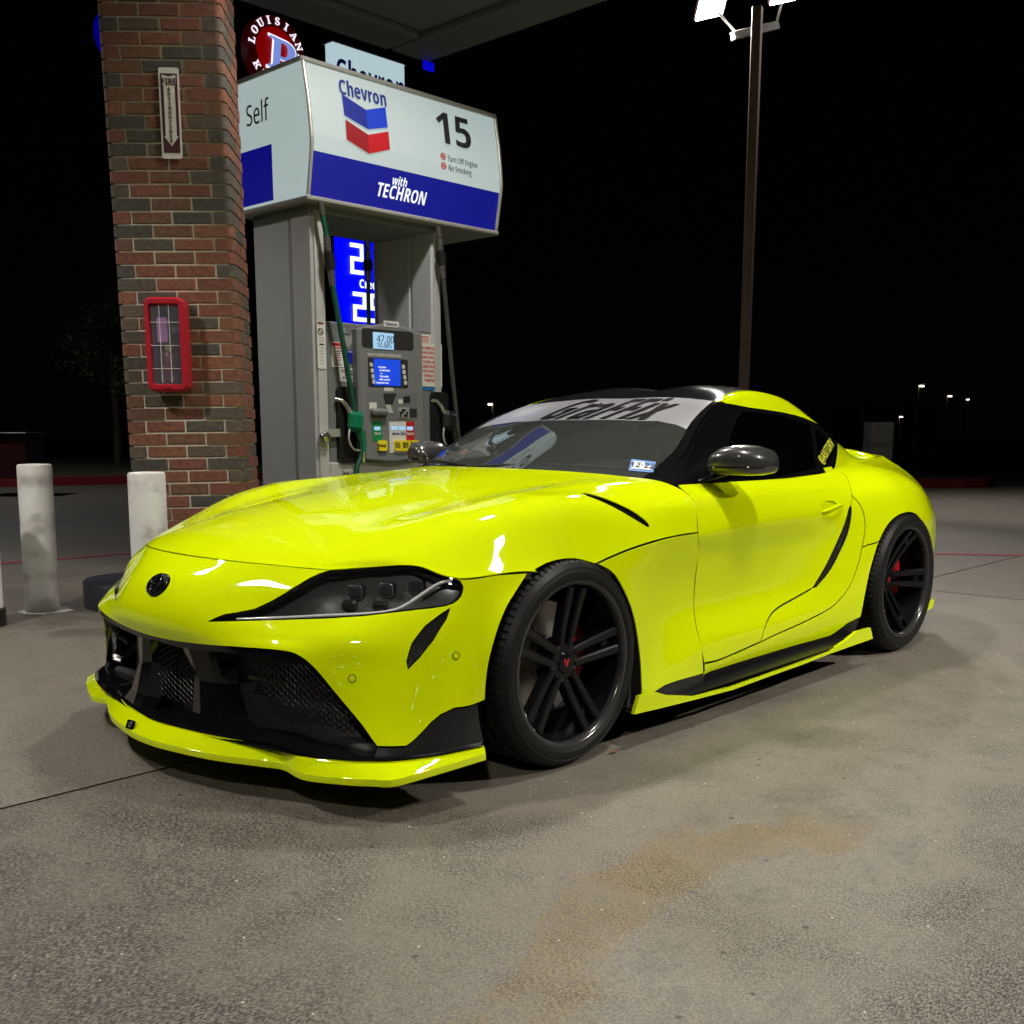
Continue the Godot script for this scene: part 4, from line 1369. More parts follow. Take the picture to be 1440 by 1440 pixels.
	# buildings far across the road, unlit
	for q in [[1190, 1290, 573, 70.0, "unlit low building in the dark beyond the traffic island"], [640, 700, 588, 80.0, "unlit low building in the dark beyond the fuel pump"]]:
		var A := at_depth(q[0], 600, q[3]); var B := at_depth(q[1], 600, q[3])
		var T := at_depth(q[0], q[2], q[3])
		var bt := thing("building", q[4], "building", Vector3((A.x + B.x) / 2, 0, (A.z + B.z) / 2), "dark buildings across the road")
		mb = MB.new()
		mb.box(Vector3(0, T.y / 2, 0), Vector3(A.distance_to(B), T.y, 6.0), .0, face(Vector3.ZERO, B - A, Vector3.UP).basis)
		obj("wall", mb, M.pole, bt)
		mb = MB.new()
		mb.box(Vector3(0, T.y + .1, 0), Vector3(A.distance_to(B) + .5, .2, 6.5), .0, face(Vector3.ZERO, B - A, Vector3.UP).basis)
		obj("roof", mb, M.asphalt, bt)

func tree(at: Vector3, h: float):
	var t := thing("tree", "small dark leafy tree on the verge left of the brick column", "tree", at)
	var mb := MB.new()
	mb.tube(PackedVector3Array([Vector3.ZERO, Vector3(.03, h * .25, 0), Vector3(-.03, h * .5, .02), Vector3(.02, h * .8, 0)]), [.10, .08, .06, .025], 8)
	var rng := RandomNumberGenerator.new()
	rng.seed = 12
	var tips := []
	for k in 16:
		var y := h * rng.randf_range(.35, .75)
		var a := rng.randf() * TAU
		var tip := Vector3(cos(a), .55, sin(a)) * rng.randf_range(.5, 1.1) + Vector3(0, y, 0)
		mb.tube(PackedVector3Array([Vector3(0, y * .9, 0), tip]), [.03, .008], 5)
		tips.append(tip)
	obj("trunk", mb, M.trunk, t)
	mb = MB.new()
	for k in 2600:
		var c: Vector3 = tips[rng.randi() % tips.size()] + Vector3(rng.randfn(0, .26), rng.randfn(0, .22), rng.randfn(0, .26))
		var d := Vector3(rng.randfn(), rng.randfn(), rng.randfn()).normalized()
		var e := d.cross(Vector3(rng.randfn(), rng.randfn(), rng.randfn())).normalized()
		var s := rng.randf_range(.04, .075)
		mb.quad(c - d * s, c + e * s * .4, c + d * s, c - e * s * .4, d.cross(e))
	obj("crown", mb, M.leaf, t)

func digit(parent: Node, n: int, tr: Transform3D, w: float, h: float):
	var seg: Array = [[1,1,1,0,1,1,1],[0,0,1,0,0,1,0],[1,0,1,1,1,0,1],[1,0,1,1,0,1,1],[0,1,1,1,0,1,0],[1,1,0,1,0,1,1],[1,1,0,1,1,1,1],[1,0,1,0,0,1,0],[1,1,1,1,1,1,1],[1,1,1,1,0,1,1]][n]
	var t := w * .24
	var mb := MB.new()
	var boxes := [[0, h / 2 - t / 2, w, t], [-w / 2 + t / 2, h / 4, t, h / 2], [w / 2 - t / 2, h / 4, t, h / 2], [0, 0, w, t], [-w / 2 + t / 2, -h / 4, t, h / 2], [w / 2 - t / 2, -h / 4, t, h / 2], [0, -h / 2 + t / 2, w, t]]
	for k in 7:
		if seg[k]: mb.box(tr * Vector3(boxes[k][0], boxes[k][1], .012 + k * .0007), Vector3(boxes[k][2], boxes[k][3], .02), 0)
	obj("digit", mb, M.price_white, parent)

func round_sign(label: String, c: Vector3, r: float):
	var t := thing("round_restaurant_sign", label, "sign", Vector3(c.x, 0, c.z))
	var bz := Basis(Vector3(1, 0, 0), Vector3(0, 0, 1), Vector3(0, -1, 0))
	var mb := MB.new()
	mb.lathe([Vector2(r * .70, .04), Vector2(r, .04), Vector2(r, -.4), Vector2(0, -.4)], Vector3(0, c.y, 0), bz, 48)
	obj("rim", mb, M.round_maroon, t)
	mb = MB.new()
	mb.lathe([Vector2(0, .06), Vector2(r * .69, .06), Vector2(r * .70, .0)], Vector3(0, c.y, 0), bz, 48)
	obj("field", mb, M.round_red, t)
	letters("P", Transform3D(Basis(Vector3(0, 0, 1), -.12), Vector3(r * .16, c.y - r * .10, .09)), r * 1.0, M.round_white, t, "initial", true, 1.25, 0, false, "Droid Serif", .02)
	letters("P", Transform3D(Basis(Vector3(0, 0, 1), -.12), Vector3(r * .16, c.y - r * .10, .13)), r * .90, M.round_pale, t, "initial", true, 1.25, 0, false, "Droid Serif", .02)
	var word := "LOUISIANA"
	for k in word.length():
		var a := deg_to_rad(168.0 - 168.0 / 8.0 * k + 2.0)
		letters(word[k], Transform3D(Basis(Vector3(0, 0, 1), a - PI / 2), Vector3(cos(a) * r * .86, c.y + sin(a) * r * .86, .06)), r * .215, M.round_white, t, "letter", true, 1.0, 0, false, "Droid Serif", .02)
	word = "KITCHEN"
	for k in word.length():
		var a := deg_to_rad(215.0 + 110.0 / 6.0 * k)
		letters(word[k], Transform3D(Basis(Vector3(0, 0, 1), a + PI / 2), Vector3(cos(a) * r * .86, c.y + sin(a) * r * .86, .06)), r * .215, M.round_white, t, "letter", true, 1.0, 0, false, "Droid Serif", .02)
	mb = MB.new()
	mb.box(Vector3(0, (c.y - r) / 2, -.2), Vector3(.3, c.y - r, .3), .0)
	obj("post", mb, M.pole, t)

# ---------------------------------------------------------------- bollards and small things
func make_street_furniture():
	bollard(Vector3(.09, 0, -3.23), .86, .094, "white steel bollard with peeling paint around its foot", Vector3(.012, 0, .004), true)
	bollard(Vector3(.215, 0, -2.16), .84, .094, "white steel bollard standing against the brick column", Vector3(.008, 0, .002), false)
	var p := at_depth(-20, 880, 5.8)
	p.y = 0
	bollard(p, .80, .094, "white steel bollard with a black foot at the lane edge", Vector3(.01, 0, 0), false, true)

func bollard(at: Vector3, h: float, r: float, label: String, lean: Vector3, spill: bool, black := false):
	var t := thing("bollard", label, "bollard", at, "white bollards round the pump island")
	var mb := MB.new()
	var b := Basis(Vector3(1, 0, 0), Vector3(lean.x, 1, lean.z).normalized(), Vector3(0, 0, 1))
	mb.lathe([Vector2(r, 0.0), Vector2(r, h - .012), Vector2(r - .003, h - .004), Vector2(r - .01, h), Vector2(0, h + .004)], Vector3.ZERO, b, 32)
	obj("post", mb, M.white_paint, t)
	if spill:
		mb = MB.new()
		var f := FastNoiseLite.new()
		f.seed = 4; f.frequency = 1.4
		var pl := PackedVector2Array()
		for k in 40:
			var a := TAU * k / 40
			pl.append(Vector2(cos(a), sin(a)) * (r * 1.42 + f.get_noise_2d(cos(a) * 2, sin(a) * 2) * .045))
		mb.prism(pl, Transform3D(Basis(Vector3(1, 0, 0), Vector3(0, 0, 1), Vector3(0, -1, 0)), Vector3(.02, 0, 0)), .0, -.008, .003)
		obj("paint_spill", mb, M.white_paint, t)
	if black:
		mb = MB.new()
		mb.lathe([Vector2(r + .012, 0), Vector2(r + .012, .09), Vector2(r, .10)], Vector3.ZERO, b, 28)
		obj("foot_ring", mb, M.black_plastic, t)

func make_litter():
	# fallen leaf by the front wheel and scraps on the slab
	var f := EYE - ray_px(863, 1059) * (EYE.y / ray_px(863, 1059).y)
	var mb := MB.new()
	var pl := []
	for q in [[-1, 0], [-.6, .35], [0, .45], [.5, .3], [1, 0], [.5, -.34], [0, -.42], [-.6, -.3]]: pl.append(Vector3(q[0] * .019, .004 + .008 * absf(q[1]), q[1] * .019))
	for k in range(1, 7): mb.tri(f + pl[0], f + pl[k], f + pl[k + 1], Vector3.UP)
	tag(obj("dry_leaf", mb, mat(lin(.16, .06, .03), .8)), "dry brown leaf lying on the concrete behind the front wheel", "leaf")
	var rng := RandomNumberGenerator.new()
	rng.seed = 8
	mb = MB.new()
	for k in 260:
		var x := rng.randf_range(-2.2, 3.5); var z := rng.randf_range(.6, 2.8)
		var s := rng.randf_range(.0012, .0035)
		mb.box(Vector3(x, s * .4, z), Vector3(s * 2, s, s * 1.4), s * .3, Basis(Vector3.UP, rng.randf() * TAU))
	var gr := obj("grit", mb, mat(lin(.5, .48, .44), .6))
	gr.set_meta("kind", "stuff")
	gr.set_meta("label", "pale grit scattered over the concrete slabs")
	gr.set_meta("category", "grit")

# ---------------------------------------------------------------- smooth surfaces trimmed into panels
class Surf:
	var g := PackedVector3Array()
	var nu: int
	var nv: int
	var st: int
	var side := 1.0
	var eye_cache = null
	var xy_cache = null
	func _init(rows: Array, sym_u := false, sym_v := false):
		nu = rows.size() - 1
		nv = rows[0].size() - 1
		st = nv + 3
		g.resize((nu + 3) * st)
		for i in nu + 1:
			for j in nv + 1:
				var q = rows[i][j]
				g[(i + 1) * st + j + 1] = q if q is Vector3 else Vector3(q[0], q[1], q[2])
		var mz := Vector3(1, 1, -1)
		for i in range(1, nu + 2):
			var a := i * st
			g[a] = g[a + 2] * mz if sym_v else g[a + 1] * 2.0 - g[a + 2]
			g[a + nv + 2] = g[a + nv + 1] * 2.0 - g[a + nv]
		for j in st:
			g[j] = g[2 * st + j] * mz if sym_u else g[st + j] * 2.0 - g[2 * st + j]
			g[(nu + 2) * st + j] = g[(nu + 1) * st + j] * 2.0 - g[nu * st + j]
	func p(u: float, v: float) -> Vector3:
		var i: int = clampi(int(floor(u)), 0, nu - 1)
		var j: int = clampi(int(floor(v)), 0, nv - 1)
		var a := u - i
		var b := v - j
		var a2 := a * a
		var a3 := a2 * a
		var b2 := b * b
		var b3 := b2 * b
		var w0 := -0.5 * a + a2 - 0.5 * a3
		var w1 := 1.0 - 2.5 * a2 + 1.5 * a3
		var w2 := 0.5 * a + 2.0 * a2 - 1.5 * a3
		var w3 := -0.5 * a2 + 0.5 * a3
		var k := i * st + j
		var y0 := g[k] * w0 + g[k + st] * w1 + g[k + 2 * st] * w2 + g[k + 3 * st] * w3
		k += 1
		var y1 := g[k] * w0 + g[k + st] * w1 + g[k + 2 * st] * w2 + g[k + 3 * st] * w3
		k += 1
		var y2 := g[k] * w0 + g[k + st] * w1 + g[k + 2 * st] * w2 + g[k + 3 * st] * w3
		k += 1
		var y3 := g[k] * w0 + g[k + st] * w1 + g[k + 2 * st] * w2 + g[k + 3 * st] * w3
		return y0 * (-0.5 * b + b2 - 0.5 * b3) + y1 * (1.0 - 2.5 * b2 + 1.5 * b3) + y2 * (0.5 * b + 2.0 * b2 - 1.5 * b3) + y3 * (-0.5 * b2 + 0.5 * b3)
	func n(u: float, v: float) -> Vector3:
		var e := 0.02
		return (p(u + e, v) - p(u - e, v)).cross(p(u, v + e) - p(u, v - e)).normalized() * side
	func off(u: float, v: float, d: float) -> Vector3:
		return p(u, v) + n(u, v) * d
	func orient(out: Vector3) -> Surf:
		side = 1.0
		if n(nu * 0.5, nv * 0.5).dot(out) < 0.0: side = -1.0
		return self

const FINE := 6
# where pixels of the photograph (or side-view x,y) fall on a surface, as u,v
func to_uv(s: Surf, pts: Array, side_view := false) -> PackedVector2Array:
	var cache = s.xy_cache if side_view else s.eye_cache
	var cu := s.nu * FINE
	var cv := s.nv * FINE
	if cache == null:
		cache = PackedVector3Array()
		for i in cu + 1:
			for j in cv + 1:
				var q := s.p(float(i) / FINE, float(j) / FINE)
				cache.append(Vector3(q.x, q.y, -q.z) if side_view else to_px(q))
		if side_view: s.xy_cache = cache
		else: s.eye_cache = cache
	var out := PackedVector2Array()
	for pt in pts:
		var q: Vector2 = pt if pt is Vector2 else Vector2(pt[0], pt[1])
		var best := 1e9
		var uv := Vector2(-1, -1)
		var nd := 1e9
		var nuv := Vector2.ZERO
		for i in cu:
			for j in cv:
				var a: Vector3 = cache[i * (cv + 1) + j]
				var b: Vector3 = cache[(i + 1) * (cv + 1) + j]
				var c: Vector3 = cache[(i + 1) * (cv + 1) + j + 1]
				var d: Vector3 = cache[i * (cv + 1) + j + 1]
				var dd := (a.x - q.x) * (a.x - q.x) + (a.y - q.y) * (a.y - q.y)
				if dd < nd:
					nd = dd
					nuv = Vector2(i, j) / FINE
				if minf(minf(a.x, b.x), minf(c.x, d.x)) > q.x or maxf(maxf(a.x, b.x), maxf(c.x, d.x)) < q.x: continue
				if minf(minf(a.y, b.y), minf(c.y, d.y)) > q.y or maxf(maxf(a.y, b.y), maxf(c.y, d.y)) < q.y: continue
				for h in 2:
					var e := b if h == 0 else c
					var f := c if h == 0 else d
					var x1 := e.x - a.x
					var y1 := e.y - a.y
					var x2 := f.x - a.x
					var y2 := f.y - a.y
					var det := x1 * y2 - x2 * y1
					if absf(det) < 1e-12: continue
					var qx := q.x - a.x
					var qy := q.y - a.y
					var l1 := (qx * y2 - x2 * qy) / det
					var l2 := (x1 * qy - qx * y1) / det
					if l1 < -1e-4 or l2 < -1e-4 or l1 + l2 > 1.0001: continue
					var z := a.z + l1 * (e.z - a.z) + l2 * (f.z - a.z)
					if z < best:
						best = z
						var du := l1 * 1.0 + l2 * (1.0 if h == 0 else 0.0)
						var dv := l1 * (0.0 if h == 0 else 1.0) + l2 * 1.0
						uv = Vector2(i + du, j + dv) / FINE
		out.append(uv if best < 1e8 else nuv)
	return out

func c1(pts: Array) -> Array: return pts.map(func(q): return Vector2(100.0 + q[0] / 2.3226, 700.0 + q[1] / 2.3226))
func c3(pts: Array) -> Array: return pts.map(func(q): return Vector2(840.0 + q[0] / 2.88, 520.0 + q[1] / 2.88))
func c6(pts: Array) -> Array: return pts.map(func(q): return Vector2(880.0 + q[0] / 4.0, 840.0 + q[1] / 4.0))
func cut_px(s: Surf, pts: Array, smooth := 3) -> PackedVector2Array: return to_uv(s, spline(pts, smooth) if smooth > 1 else pts)

# a narrow band of width w metres along a line on the surface
func strip(s: Surf, line: PackedVector2Array, w: float) -> PackedVector2Array:
	var a := PackedVector2Array()
	var b := PackedVector2Array()
	for i in line.size():
		var t := (line[mini(i + 1, line.size() - 1)] - line[maxi(i - 1, 0)])
		if t.length() < 1e-6: continue
		var u := line[i].x
		var v := line[i].y
		var pu := (s.p(u + 0.02, v) - s.p(u - 0.02, v)) / 0.04
		var pv := (s.p(u, v + 0.02) - s.p(u, v - 0.02)) / 0.04
		var t3 := pu * t.x + pv * t.y
		var b3 := pu.cross(pv).normalized().cross(t3).normalized() * (w * 0.5)
		var uu := pu.dot(pu); var uv := pu.dot(pv); var vv := pv.dot(pv)
		var r0 := pu.dot(b3); var r1 := pv.dot(b3)
		var det := uu * vv - uv * uv
		var dl := Vector2((r0 * vv - r1 * uv) / det, (uu * r1 - uv * r0) / det)
		a.append(line[i] + dl)
		b.append(line[i] - dl)
	b.reverse()
	a.append_array(b)
	return a

func rect_uv(u0: float, u1: float, v0: float, v1: float) -> PackedVector2Array:
	return PackedVector2Array([Vector2(u0, v0), Vector2(u1, v0), Vector2(u1, v1), Vector2(u0, v1)])

func panel(s: Surf, outer: PackedVector2Array, cuts: Array, sub := 10, lift := 0.0, lip := 0.004) -> MB:
	var mb := MB.new()
	var cu := s.nu * sub
	var cv := s.nv * sub
	var mark := PackedByteArray()
	mark.resize(cu * cv)
	var polys := [outer]
	polys.append_array(cuts)
	for pl in polys:
		for k in pl.size():
			var a: Vector2 = pl[k] * sub
			var b: Vector2 = pl[(k + 1) % pl.size()] * sub
			var m: int = int(a.distance_to(b) * 5.0) + 1
			for q in m + 1:
				var c := a.lerp(b, float(q) / m)
				for ox in [-0.02, 0.02]:
					var i := int(floor(c.x + ox))
					var j := int(floor(c.y + ox))
					if i >= 0 and j >= 0 and i < cu and j < cv: mark[i * cv + j] = 1
	var idx := PackedInt32Array()
	idx.resize((cu + 1) * (cv + 1))
	idx.fill(-1)
	var inv := 1.0 / sub
	for i in cu:
		for j in cv:
			if mark[i * cv + j] == 0:
				var c := Vector2(i + 0.5, j + 0.5) * inv
				if not Geometry2D.is_point_in_polygon(c, outer): continue
				var dead := false
				for h in cuts:
					if Geometry2D.is_point_in_polygon(c, h):
						dead = true
						break
				if dead: continue
				var id := [0, 0, 0, 0]
				for k in 4:
					var x: int = i + [0, 1, 1, 0][k]
					var y: int = j + [0, 0, 1, 1][k]
					var w := x * (cv + 1) + y
					if idx[w] < 0:
						var nn := s.n(x * inv, y * inv)
						idx[w] = mb.add(s.p(x * inv, y * inv) + nn * lift, nn, Vector2(x, y) * inv)
					id[k] = idx[w]
				mb.quad_i(id[0], id[1], id[2], id[3])
			else:
				var pieces: Array = Geometry2D.intersect_polygons(PackedVector2Array([Vector2(i, j) * inv, Vector2(i + 1, j) * inv, Vector2(i + 1, j + 1) * inv, Vector2(i, j + 1) * inv]), outer)
				for h in cuts:
					var nx := []
					for pc in pieces: nx.append_array(Geometry2D.clip_polygons(pc, h))
					pieces = nx
				for pc in pieces:
					if Geometry2D.is_polygon_clockwise(pc): continue
					var tr := Geometry2D.triangulate_polygon(pc)
					var ids := []
					for q in pc:
						var nn := s.n(q.x, q.y)
						ids.append(mb.add(s.p(q.x, q.y) + nn * lift, nn, q))
					for k in range(0, tr.size(), 3): mb.tri_i(ids[tr[k]], ids[tr[k + 1]], ids[tr[k + 2]])
	if lip > 0.0:
		for n in polys.size():
			flange(mb, s, polys[n], lift, lift - lip, outer if n > 0 else PackedVector2Array(), polys.slice(1).filter(func(h): return h != polys[n]))
	return mb

# turned-in edge along an outline on the surface
func flange(mb: MB, s: Surf, pl: PackedVector2Array, from: float, to: float, within := PackedVector2Array(), without := []):
	for k in pl.size():
		var a := pl[k]
		var b := pl[(k + 1) % pl.size()]
		var m := maxi(1, int(a.distance_to(b) * 8.0))
		for q in m:
			var c := a.lerp(b, float(q) / m)
			var d := a.lerp(b, float(q + 1) / m)
			if minf(c.x, d.x) < -0.001 or minf(c.y, d.y) < -0.001 or maxf(c.x, d.x) > s.nu + 0.001 or maxf(c.y, d.y) > s.nv + 0.001: continue
			if within.size() > 0 and not Geometry2D.is_point_in_polygon((c + d) * 0.5, within): continue
			var gone := false
			for h in without:
				if Geometry2D.is_point_in_polygon((c + d) * 0.5, h): gone = true
			if gone: continue
			var p0 := s.p(c.x, c.y)
			var p1 := s.p(d.x, d.y)
			if absf(p0.z) < 0.001 and absf(p1.z) < 0.001: continue
			var n0 := s.n(c.x, c.y)
			var n1 := s.n(d.x, d.y)
			mb.quad(p0 + n0 * from, p1 + n1 * from, p1 + n1 * to, p0 + n0 * to, Vector3(0, 1, 0))

func mirrored(a: MB) -> MB:
	var m := MB.new()
	for k in a.v.size(): m.add(a.v[k] * Vector3(1, 1, -1), a.n[k] * Vector3(1, 1, -1), a.t[k])
	for k in range(0, a.ix.size(), 3):
		m.ix.append(a.ix[k]); m.ix.append(a.ix[k + 2]); m.ix.append(a.ix[k + 1])
	return m

func both(a: MB) -> MB:
	var m := mirrored(a)
	var o := m.v.size()
	m.v.append_array(a.v); m.n.append_array(a.n); m.t.append_array(a.t)
	for k in a.ix: m.ix.append(k + o)
	return m

# a part on each side of the car
func pair(called: String, a: MB, material: Material, parent: Node) -> Array:
	return [obj(called, a, material, parent), obj(called, mirrored(a), material, parent)]

# zigzag bars of a mesh grille across a patch of surface
func lattice(s: Surf, inside: PackedVector2Array, u0: float, u1: float, v0: float, v1: float, rows: int, cells: int, depth: float, r: float) -> MB:
	var mb := MB.new()
	for k in rows + 1:
		for flip in [1.0, -1.0]:
			var run := PackedVector3Array()
			var m := cells * 4
			for q in m + 1:
				var u := u0 + (u1 - u0) * q / m
				var zig: float = [0.0, 0.0, 1.0, 1.0][q % 4]
				var v: float = v0 + (v1 - v0) * (k + (0.25 if flip > 0 else 0.75) + 0.25 * flip * (zig * 2.0 - 1.0)) / rows
				if Geometry2D.is_point_in_polygon(Vector2(u, v), inside):
					run.append(s.off(u, v, -depth))
				else:
					if run.size() > 1: mb.tube(run, r, 4, false)
					run = PackedVector3Array()
			if run.size() > 1: mb.tube(run, r, 4, false)
	return mb

# ---------------------------------------------------------------- the car
func make_car():
	var car := thing("sports_car", "lime yellow two-door coupe with black wheels parked beside the fuel pump", "car")
	var hood := Surf.new([
		[[-.800,.672,0],[-.797,.672,.09],[-.786,.671,.18],[-.767,.670,.27],[-.739,.668,.36],[-.700,.664,.45],[-.652,.660,.53]],
		[[-.715,.712,0],[-.71,.711,.11],[-.695,.707,.22],[-.672,.701,.33],[-.642,.693,.44],[-.602,.683,.54],[-.549,.667,.62]],
		[[-.60,.750,0],[-.595,.748,.13],[-.58,.740,.26],[-.56,.729,.38],[-.54,.716,.49],[-.51,.700,.61],[-.474,.670,.71]],
		[[-.44,.790,0],[-.435,.788,.13],[-.43,.778,.27],[-.42,.764,.40],[-.41,.754,.54],[-.395,.722,.69],[-.405,.635,.815]],
		[[-.25,.825,0],[-.245,.822,.15],[-.24,.810,.30],[-.225,.799,.45],[-.21,.810,.60],[-.20,.778,.75],[-.201,.640,.89]],
		[[0,.860,0],[0,.856,.16],[0,.844,.32],[0,.835,.48],[0,.848,.63],[.0,.806,.785],[.005,.60,.925]],
		[[.15,.879,0],[.15,.875,.16],[.15,.863,.33],[.15,.855,.5],[.145,.858,.64],[.14,.812,.79],[.13,.595,.918]],
		[[.34,.898,0],[.35,.895,.17],[.37,.887,.35],[.40,.880,.52],[.43,.866,.66],[.45,.800,.805],[.455,.655,.895]],
		[[.50,.912,0],[.52,.910,.2],[.57,.904,.4],[.65,.890,.58],[.74,.866,.72],[.752,.80,.835],[.725,.665,.885]]], false, true).orient(Vector3.UP)
	var nose := Surf.new([
		[[-.800,.672,0],[-.885,.612,0],[-.930,.545,0],[-.942,.48,0],[-.925,.41,0],[-.915,.28,0],[-.925,.16,0]],
		[[-.783,.671,.20],[-.858,.612,.20],[-.912,.543,.20],[-.928,.48,.205],[-.915,.415,.21],[-.905,.28,.215],[-.91,.16,.22]],
		[[-.735,.668,.37],[-.785,.610,.385],[-.832,.548,.385],[-.873,.485,.40],[-.890,.425,.41],[-.885,.28,.42],[-.87,.16,.42]],
		[[-.652,.660,.53],[-.712,.605,.545],[-.745,.545,.555],[-.805,.485,.56],[-.835,.43,.57],[-.84,.28,.57],[-.835,.16,.58]],
		[[-.549,.667,.62],[-.590,.605,.645],[-.655,.543,.66],[-.722,.48,.67],[-.745,.40,.675],[-.765,.27,.69],[-.79,.16,.70]],
		[[-.474,.670,.71],[-.492,.615,.74],[-.540,.555,.765],[-.600,.475,.775],[-.635,.385,.78],[-.675,.265,.79],[-.70,.16,.815]],
		[[-.405,.635,.815],[-.413,.60,.826],[-.445,.552,.832],[-.495,.475,.838],[-.53,.38,.845],[-.56,.26,.858],[-.585,.16,.872]],
		[[-.295,.640,.858],[-.322,.595,.867],[-.352,.545,.875],[-.393,.47,.881],[-.435,.37,.886],[-.462,.26,.893],[-.475,.16,.902]],
		[[-.201,.640,.89],[-.248,.60,.895],[-.305,.55,.902],[-.350,.48,.905],[-.388,.385,.907],[-.402,.27,.908],[-.405,.16,.912]]], true, false).orient(Vector3(-1, 0, 1))
	var fender := Surf.new([
		[[.12,.640,.903],[.20,.60,.905],[.271,.515,.907],[.317,.425,.907],[.349,.30,.907],[.357,.20,.910],[.355,.125,.915]],
		[[.30,.668,.893],[.36,.615,.893],[.41,.52,.888],[.44,.425,.886],[.455,.33,.893],[.455,.22,.906],[.45,.125,.918]],
		[[.52,.689,.886],[.55,.635,.880],[.57,.53,.869],[.585,.425,.870],[.59,.34,.884],[.59,.24,.905],[.59,.125,.915]],
		[[.72,.695,.88],[.739,.64,.874],[.733,.53,.864],[.726,.425,.866],[.722,.35,.882],[.735,.26,.902],[.75,.125,.905]]]).orient(Vector3(0, 0, 1))
	var side := Surf.new([
		[[.755,.860,.765],[.752,.80,.835],[.72,.695,.88],[.737,.60,.868],[.726,.425,.866],[.724,.30,.896],[.75,.20,.905],[.75,.12,.885]],
		[[1.0,.861,.775],[1.0,.80,.838],[1.0,.705,.875],[1.0,.58,.860],[1.0,.42,.857],[1.0,.29,.890],[1.0,.20,.892],[1.0,.12,.87]],
		[[1.3,.860,.78],[1.3,.80,.835],[1.3,.71,.868],[1.3,.58,.850],[1.3,.42,.848],[1.3,.29,.880],[1.3,.20,.882],[1.3,.12,.86]],
		[[1.6,.862,.772],[1.6,.80,.826],[1.6,.715,.862],[1.6,.58,.851],[1.6,.42,.860],[1.6,.29,.882],[1.6,.20,.88],[1.6,.12,.86]],
		[[1.88,.870,.757],[1.89,.81,.815],[1.9,.72,.858],[1.9,.58,.872],[1.9,.42,.888],[1.9,.29,.898],[1.9,.20,.892],[1.9,.12,.87]],
		[[2.06,.885,.732],[2.09,.835,.800],[2.1,.75,.872],[2.1,.60,.905],[2.1,.42,.915],[2.1,.29,.915],[2.1,.20,.91],[2.1,.12,.88]],
		[[2.30,.898,.675],[2.3,.860,.785],[2.3,.785,.880],[2.3,.66,.920],[2.3,.5,.925],[2.3,.35,.92],[2.3,.22,.91],[2.3,.13,.89]],
		[[2.47,.905,.635],[2.47,.868,.765],[2.47,.79,.872],[2.47,.67,.919],[2.47,.5,.922],[2.47,.35,.918],[2.47,.22,.91],[2.47,.13,.89]],
		[[2.70,.912,.575],[2.7,.855,.735],[2.7,.78,.842],[2.7,.65,.893],[2.7,.5,.897],[2.7,.35,.893],[2.7,.22,.88],[2.7,.14,.86]],
		[[2.95,.915,.52],[2.95,.835,.675],[2.95,.755,.772],[2.95,.63,.828],[2.95,.5,.838],[2.95,.35,.832],[2.95,.22,.81],[2.95,.15,.78]],
		[[3.15,.92,.45],[3.18,.84,.56],[3.20,.75,.64],[3.22,.63,.70],[3.23,.5,.72],[3.22,.35,.71],[3.2,.22,.70],[3.15,.15,.68]],
		[[3.22,.93,.25],[3.30,.85,.3],[3.34,.75,.36],[3.38,.63,.40],[3.40,.5,.42],[3.38,.35,.41],[3.33,.22,.4],[3.25,.15,.4]],
		[[3.24,.93,0],[3.33,.85,0],[3.38,.75,0],[3.42,.63,0],[3.43,.5,0],[3.42,.35,0],[3.36,.22,0],[3.28,.15,0]]]).orient(Vector3(0, 0, 1))
	var top := Surf.new([
		[[.50,.900,0],[.52,.900,.2],[.57,.893,.40],[.70,.868,.62],[.735,.862,.70],[.745,.860,.74],[.752,.86,.755],[.755,.86,.765]],
		[[.75,.985,0],[.77,.985,.19],[.81,.98,.36],[.915,.973,.63],[.95,.968,.665],[.98,.935,.695],[1.0,.90,.737],[1.0,.861,.775]],
		[[1.05,1.085,0],[1.06,1.085,.19],[1.09,1.08,.36],[1.12,1.090,.575],[1.15,1.088,.60],[1.18,1.058,.625],[1.24,.965,.702],[1.3,.860,.78]],
		[[1.44,1.200,0],[1.44,1.203,.19],[1.42,1.194,.36],[1.36,1.178,.52],[1.39,1.176,.545],[1.42,1.145,.57],[1.48,1.01,.675],[1.5,.861,.777]],
		[[1.65,1.238,0],[1.65,1.256,.20],[1.65,1.246,.36],[1.64,1.229,.47],[1.66,1.217,.515],[1.68,1.15,.572],[1.68,1.01,.675],[1.68,.864,.768]],
		[[1.95,1.225,0],[1.95,1.248,.2],[1.95,1.236,.35],[1.95,1.214,.46],[1.95,1.193,.51],[1.94,1.13,.565],[1.90,1.0,.66],[1.88,.870,.757]],
		[[2.2,1.17,0],[2.2,1.18,.2],[2.2,1.17,.35],[2.2,1.147,.45],[2.2,1.118,.51],[2.18,1.055,.60],[2.12,.965,.675],[2.06,.885,.732]],
		[[2.45,1.075,0],[2.45,1.08,.2],[2.45,1.065,.36],[2.45,1.037,.46],[2.44,1.008,.525],[2.42,.970,.58],[2.37,.932,.63],[2.30,.898,.675]],
		[[2.75,.965,0],[2.75,.965,.2],[2.75,.955,.36],[2.75,.935,.44],[2.74,.925,.48],[2.73,.92,.51],[2.71,.915,.545],[2.7,.912,.575]],
		[[3.02,.930,0],[3.02,.930,.2],[3.02,.925,.33],[3.02,.92,.40],[3.01,.918,.44],[3.0,.917,.47],[2.97,.916,.5],[2.95,.915,.52]],
		[[3.24,.93,0],[3.235,.93,.12],[3.22,.93,.2],[3.21,.928,.27],[3.20,.926,.32],[3.185,.924,.37],[3.165,.922,.41],[3.15,.92,.45]]], false, true).orient(Vector3.UP)
	var paint: Material = M.paint
	var gap := 0.0085
